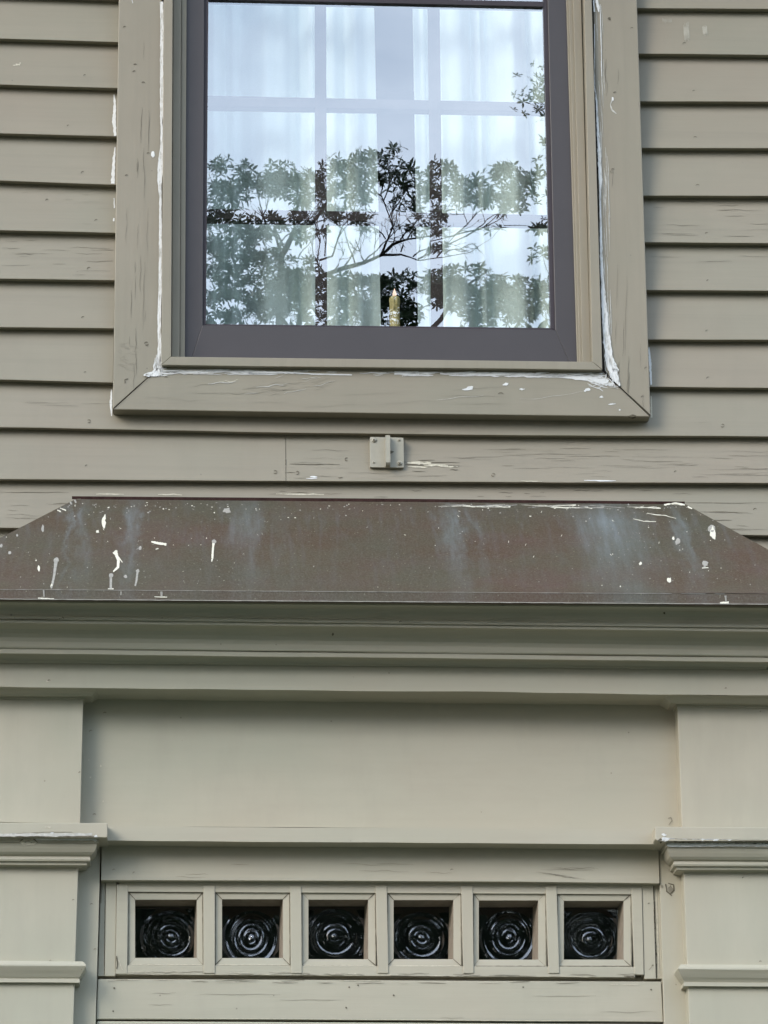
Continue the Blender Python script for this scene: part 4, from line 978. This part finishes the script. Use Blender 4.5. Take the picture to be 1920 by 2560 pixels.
# ---------------------------------------------------------------- trees seen mirrored in the panes
DT = 10.0
def TP(zx, zy, dd=0):
    """point of the garden whose mirror image in the window stands at this place"""
    p = P(440+zx*.6028, zy*.6028, DT+dd); return Vector((p.x, 2*YG-(DT+dd), p.z))
def leafpoly(mb, c, dirv, up, ln, wd, mat=0):
    dirv = dirv.normalized(); side = dirv.cross(up)
    if side.length < 1e-3: side = Vector((1, 0, 0))
    side.normalize(); nrm = side.cross(dirv)
    tip = c+dirv*ln - nrm*ln*.12
    m1, m2 = c+dirv*ln*.33, c+dirv*ln*.68 - nrm*ln*.03
    mb.face([c, m1+side*wd*.42+nrm*wd*.1, m2+side*wd*.5+nrm*wd*.08, tip, m2-side*wd*.5+nrm*wd*.08, m1-side*wd*.42+nrm*wd*.1], mat)
def rosette(mb, c, ln, n=7, axis=None, mat=0):
    ax = axis or Vector((random.gauss(0, .5), random.gauss(0, .5), random.uniform(.3, 1))).normalized()
    a = ax.orthogonal().normalized(); b_ = ax.cross(a); ph = random.random()*6
    for k in range(n):
        t_ = ph+k*2*math.pi/n+random.uniform(-.25, .25); el = random.uniform(-.15, .75)
        dv = (a*math.cos(t_)+b_*math.sin(t_))*math.cos(el)+ax*math.sin(el)
        l = ln*random.uniform(.7, 1.15); leafpoly(mb, c, dv, ax, l, l*random.uniform(.24, .34), mat)
def tube(mb, pts, mat=0, sides=6):
    rw = []
    for i, (p, r_) in enumerate(pts):
        a = pts[max(0, i-1)][0]; b_ = pts[min(len(pts)-1, i+1)][0]; t_ = (b_-a).normalized(); o_ = t_.orthogonal().normalized(); w_ = t_.cross(o_)
        if i and False: pass
        ref = Vector((0, 1, 0)); o_ = (ref - t_*ref.dot(t_)).normalized() if abs(t_.dot(ref)) < .95 else t_.orthogonal().normalized(); w_ = t_.cross(o_)
        rw.append([p+(o_*math.cos(k*2*math.pi/sides)+w_*math.sin(k*2*math.pi/sides))*r_ for k in range(sides)])
    mb.grid(rw, mat, smooth=True, close=True)
tree = empty('tree', (TP(700, 1300).x, 2*YG-DT, 0)); tag(tree, 'glossy leaved garden tree with bare twisting limbs, mirrored in the upper window', 'tree')
off = -Vector(tree.location)
cr1 = MB(); lb = MB()
CL = [(180, 700, 50), (170, 800, 60), (230, 840, 50), (270, 770, 50), (290, 700, 30), (350, 770, 60), (420, 780, 60), (430, 710, 50), (500, 740, 60), (520, 820, 50), (560, 780, 50), (600, 720, 45), (650, 690, 40), (640, 790, 50), (700, 770, 60), (740, 700, 55),
      (800, 660, 45), (790, 760, 60), (760, 830, 50), (860, 660, 35), (905, 625, 30), (880, 720, 40), (950, 770, 60), (965, 700, 35), (940, 840, 45), (1060, 730, 40), (1120, 715, 45), (1150, 780, 55), (1070, 800, 50), (1130, 850, 40), (1240, 760, 45), (1240, 820, 50), (1190, 820, 40),
      (1340, 710, 50), (1390, 740, 60), (1440, 790, 50), (1350, 810, 60), (1400, 850, 45), (1470, 745, 28), (1290, 830, 40), (170, 900, 50), (250, 930, 50), (180, 1010, 60), (260, 1060, 60), (330, 980, 50), (170, 1120, 60), (340, 1090, 60), (330, 1180, 60), (240, 1200, 60),
      (450, 1120, 60), (470, 1200, 70), (420, 1280, 60), (540, 1150, 60), (560, 1230, 60), (520, 1310, 60), (300, 1290, 60), (640, 1200, 50), (700, 1190, 60), (740, 1270, 60), (670, 1310, 60), (790, 1160, 45), (830, 1230, 40), (820, 1310, 50),
      (890, 1170, 35), (960, 1160, 40), (880, 1270, 45), (960, 1290, 50), (920, 1230, 40), (1070, 1150, 40), (1130, 1110, 30), (1150, 1180, 50), (1090, 1240, 50), (1180, 1240, 60), (1260, 1130, 40), (1270, 1220, 55), (1340, 1270, 60), (1390, 1230, 45), (1440, 1270, 50), (1350, 1170, 30), (1250, 1310, 60),
      (1500, 1280, 50), (1490, 1200, 30), (1510, 950, 30), (1520, 1060, 40), (700, 900, 35), (780, 900, 35), (640, 880, 35), (520, 900, 35), (400, 900, 35), (960, 950, 30), (1070, 960, 35), (1080, 1030, 30), (1320, 945, 24), (1010, 890, 30), (1090, 890, 30), (620, 960, 20), (800, 960, 25)]
for k in range(60): CL.append((random.uniform(130, 1550), random.uniform(1160, 1360), random.uniform(22, 38)))
for k in range(40): CL.append((random.uniform(130, 560), random.uniform(900, 1250), random.uniform(18, 30)))
# the rest of the crown, outside what the panes mirror
for k in range(2600):
    x = random.gauss(700, 1100); y = 1380+random.random()**1.0*2600
    hw = 1500*math.sin(math.pi*min(1, (y-300)/3900)); dd = random.gauss(0, .7)
    if abs(x-700) > hw: x = 700+random.uniform(-hw, hw)
    rosette(cr1, TP(x, y, dd)+off, random.uniform(.09, .14), 7)
for k in range(500):
    s_ = random.choice([-1, 1]); x = 800+s_*random.uniform(900, 1700); y = random.uniform(700, 1500)+abs(x-800)*.25
    rosette(cr1, TP(x, y, random.gauss(0, .5))+off, random.uniform(.06, .10), 7)
ANCH = []
def limb(pts, r0, r1, dd=0):
    ANCH.extend(pts[1:])
    r0 *= .62; r1 *= .62
    n = len(pts); tube(lb, [(TP(x, y, dd+.05*math.sin(i*1.7))+off, (r0+(r1-r0)*i/(n-1))) for i, (x, y) in enumerate(pts)])
def twigs(x, y, ang, ln, r_, depth=0):
    pts = [(x, y)]; a = ang
    for k in range(4): a += random.uniform(-.35, .35); x += ln/4*math.cos(a); y -= ln/4*math.sin(a); pts.append((x, y))
    limb(pts, r_, r_*.5, random.uniform(-.1, .1))
    if depth < 3:
        for k in range(random.choice([2, 2, 3])):
            p = random.choice(pts[1:]); twigs(p[0], p[1], a+random.uniform(-.8, .8), ln*random.uniform(.5, .75), r_*.62, depth+1)
limb([(430, 2600), (470, 2000), (440, 1600), (430, 1250), (440, 1060), (490, 970), (560, 930), (620, 860), (640, 780)], .05, .006)
limb([(440, 1600), (540, 1250), (600, 1150), (700, 1110), (780, 1085), (850, 1055), (930, 1050), (1000, 1075)], .03, .004)
limb([(850, 1055), (900, 1020), (960, 995), (1050, 975), (1110, 960)], .012, .004); limb([(850, 1055), (880, 1000), (900, 950), (880, 880), (850, 800), (880, 730), (850, 680)], .009, .003)
limb([(600, 1080), (650, 1060), (668, 1010), (690, 940), (730, 890), (760, 800)], .010, .003); limb([(440, 1060), (420, 980), (370, 920), (340, 860)], .012, .005)
limb([(1000, 1075), (1110, 1060), (1220, 1040), (1310, 985), (1350, 940)], .004, .002); limb([(1110, 1020), (1230, 960), (1330, 910), (1390, 870)], .006, .003); limb([(1050, 1000), (1160, 970), (1260, 950), (1340, 880), (1370, 800)], .006, .003)
limb([(600, 1150), (590, 1080), (600, 1000), (585, 920), (610, 840)], .007, .003)
limb([(540, 1900), (900, 1500), (1100, 1330), (1200, 1200), (1290, 1130)], .03, .006); limb([(1300, 1500), (1420, 1330), (1500, 1240), (1560, 1160)], .012, .004)
for (x, y, a) in [(430, 1030, 1.8), (440, 1000, .9), (480, 970, 1.3), (370, 940, 2.0), (620, 1060, 1.4), (660, 1030, .9), (700, 1100, 1.2), (740, 1090, 1.5), (780, 1080, 1.1), (850, 1050, 1.3), (870, 1000, 1.9), (900, 1020, 1.2), (930, 1000, .8), (880, 900, 1.0), (860, 830, 1.4), (960, 990, 1.0), (1050, 980, .6), (680, 940, 1.6), (560, 930, 1.8), (600, 1010, 1.8),
                  (730, 900, 1.2), (1000, 1070, .3), (1110, 1050, .4), (1160, 970, .5), (1230, 960, .8), (1330, 900, .9), (590, 1080, 2.2), (510, 1070, 1.2), (520, 1000, 1.7), (820, 1070, 1.7), (660, 1120, 1.0), (860, 1040, .7), (890, 960, .7), (900, 930, 1.9), (930, 1040, 1.2), (980, 1060, .9), (450, 1020, 2.3), (500, 960, .6), (780, 1080, 1.9), (350, 930, 1.2), (620, 1140, 2.2), (545, 940, .9), (1020, 990, 1.3), (1080, 1060, 1.0), (720, 910, .3)]:
    twigs(x, y, a, random.uniform(80, 140), .0065)
for (x, y, r_) in CL:
    ax, ay = min(ANCH, key=lambda q_: math.hypot(q_[0]-x, (q_[1]-y)*(1 if q_[1] > y else 2.2)))
    n_ = max(3, int(r_*r_/84)); th = random.uniform(-.5, .5); el = random.uniform(1.1, 1.7)
    mx_, my_ = (ax+x)/2+random.uniform(-12, 12), (ay+y)/2+random.uniform(-4, 14)
    limb([(ax, ay), (mx_, my_), (x, y)], .004, .002, random.uniform(-.1, .1))
    for k in range(n_):
        a = random.random()*6.3; rd = r_*random.random()**.6; px_, py_ = rd*math.cos(a)*el, rd*math.sin(a)/el**.5
        qx, qy = x+px_*math.cos(th)-py_*math.sin(th), y+px_*math.sin(th)+py_*math.cos(th); dd_ = random.uniform(-.35, .35)
        if k % 3 == 0: limb([(x, y), ((x+qx)/2+random.uniform(-5, 5), (y+qy)/2+3), (qx, qy)], .0022, .0012, dd_*.4)
        up_ = Vector((px_*.012+random.gauss(0, .3), random.gauss(0, .4), random.uniform(.2, 1.1))).normalized()
        rosette(cr1, TP(qx, qy, dd_)+off, random.uniform(.024, .056), random.choice([4, 5, 6, 7, 8]), up_)
cr1.build('crown', M['leaf'], tree)
lb.build('branches', M['bark'], tree)
tk = MB(); b0 = TP(430, 2600)+off
tube(tk, [(Vector((.1, 0, -.05)), .17), (Vector((.0, .05, .5)), .12), (Vector((-.1, 0, 1.6)), .10), (Vector((b0.x+.2, .05, b0.z-1.6)), .085), (b0, .05)], sides=12); tk.build('trunk', M['bark'], tree)

# a taller, paler tree farther off (upper right of the mirrored sky) and a row of dark evergreens low down
def bigtree(name, x, y, h, r_, label, leafmat, n, ls, base=.3, round_=False):
    t = empty(name, (x, y, 0)); tag(t, label, 'tree', 'garden trees across the lawn'); c = MB(); k_ = MB()
    tube(k_, [(Vector((0, 0, -.1)), h*.020), (Vector((.1, 0, h*.4)), h*.012), (Vector((0, .1, h*.86)), h*.002)], sides=10)
    cl = [(random.gauss(0, .42)*r_, random.gauss(0, .42)*r_, h*(base+(1-base)*random.random())) for _ in range(60)]
    if round_:
        cl = []
        while len(cl) < 90:
            g_ = Vector([random.uniform(-1, 1) for _ in range(3)])
            if g_.length < 1: cl.append((g_.x*r_*.88, g_.y*r_*.88, h-r_+g_.z*r_*.9))
    for i in range(n):
        a = random.choice(cl); f = 1.0 if round_ else min(1.0, 1.9*(1-(a[2]/h))+.22)
        sg = r_*(.07 if round_ else .13); p = Vector((a[0]*f+random.gauss(0, sg), a[1]*f+random.gauss(0, sg), min(h, a[2]+random.gauss(0, .12 if round_ else h*.035)))); rosette(c, p, ls*random.uniform(.7, 1.2), 6)
    for a in ([] if round_ else cl[::4]): tube(k_, [(Vector((0, 0, a[2]*.7)), h*.007), (Vector((a[0]*.5, a[1]*.5, a[2]*.88)), h*.004), (Vector((a[0]*.8, a[1]*.8, a[2])), h*.002)])
    c.build('crown', leafmat, t); k_.build('trunk', M['bark'], t)
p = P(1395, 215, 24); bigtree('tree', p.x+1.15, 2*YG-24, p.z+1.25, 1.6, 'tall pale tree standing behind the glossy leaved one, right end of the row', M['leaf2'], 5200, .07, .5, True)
for i, (x, y, h, r_) in enumerate([(-6.5, -17, 8.8, 3), (-2.6, -19, 9.4, 3.2), (1.6, -18, 9.0, 3), (5.5, -19, 9.5, 3.2), (9.5, -17, 8.8, 3), (-11, -13, 7.5, 3), (14, -13, 7.5, 3), (-12.5, -7, 8, 3), (14.5, -7, 8, 3), (-.6, -14.5, 8.3, 2.6), (3.7, -15, 8.6, 2.6), (-4.6, -15, 8.4, 2.6)]):
    bigtree('evergreen_tree', x, y, h, r_, ['rounded dark evergreen at the left end of the far row', 'rounded dark evergreen second from the left in the far row', 'rounded dark evergreen in the middle of the far row', 'rounded dark evergreen second from the right in the far row', 'rounded dark evergreen at the right end of the far row', 'tall dark evergreen left of the lawn, far corner', 'tall dark evergreen right of the lawn, far corner', 'tall dark evergreen left of the lawn, nearest the house', 'tall dark evergreen right of the lawn, nearest the house', 'narrow dark evergreen straight behind the glossy leaved tree', 'narrow dark evergreen in front of the far row, right of the path', 'narrow dark evergreen in front of the far row, left of the path'][i], M['leaf'], 3600, .26, .05)
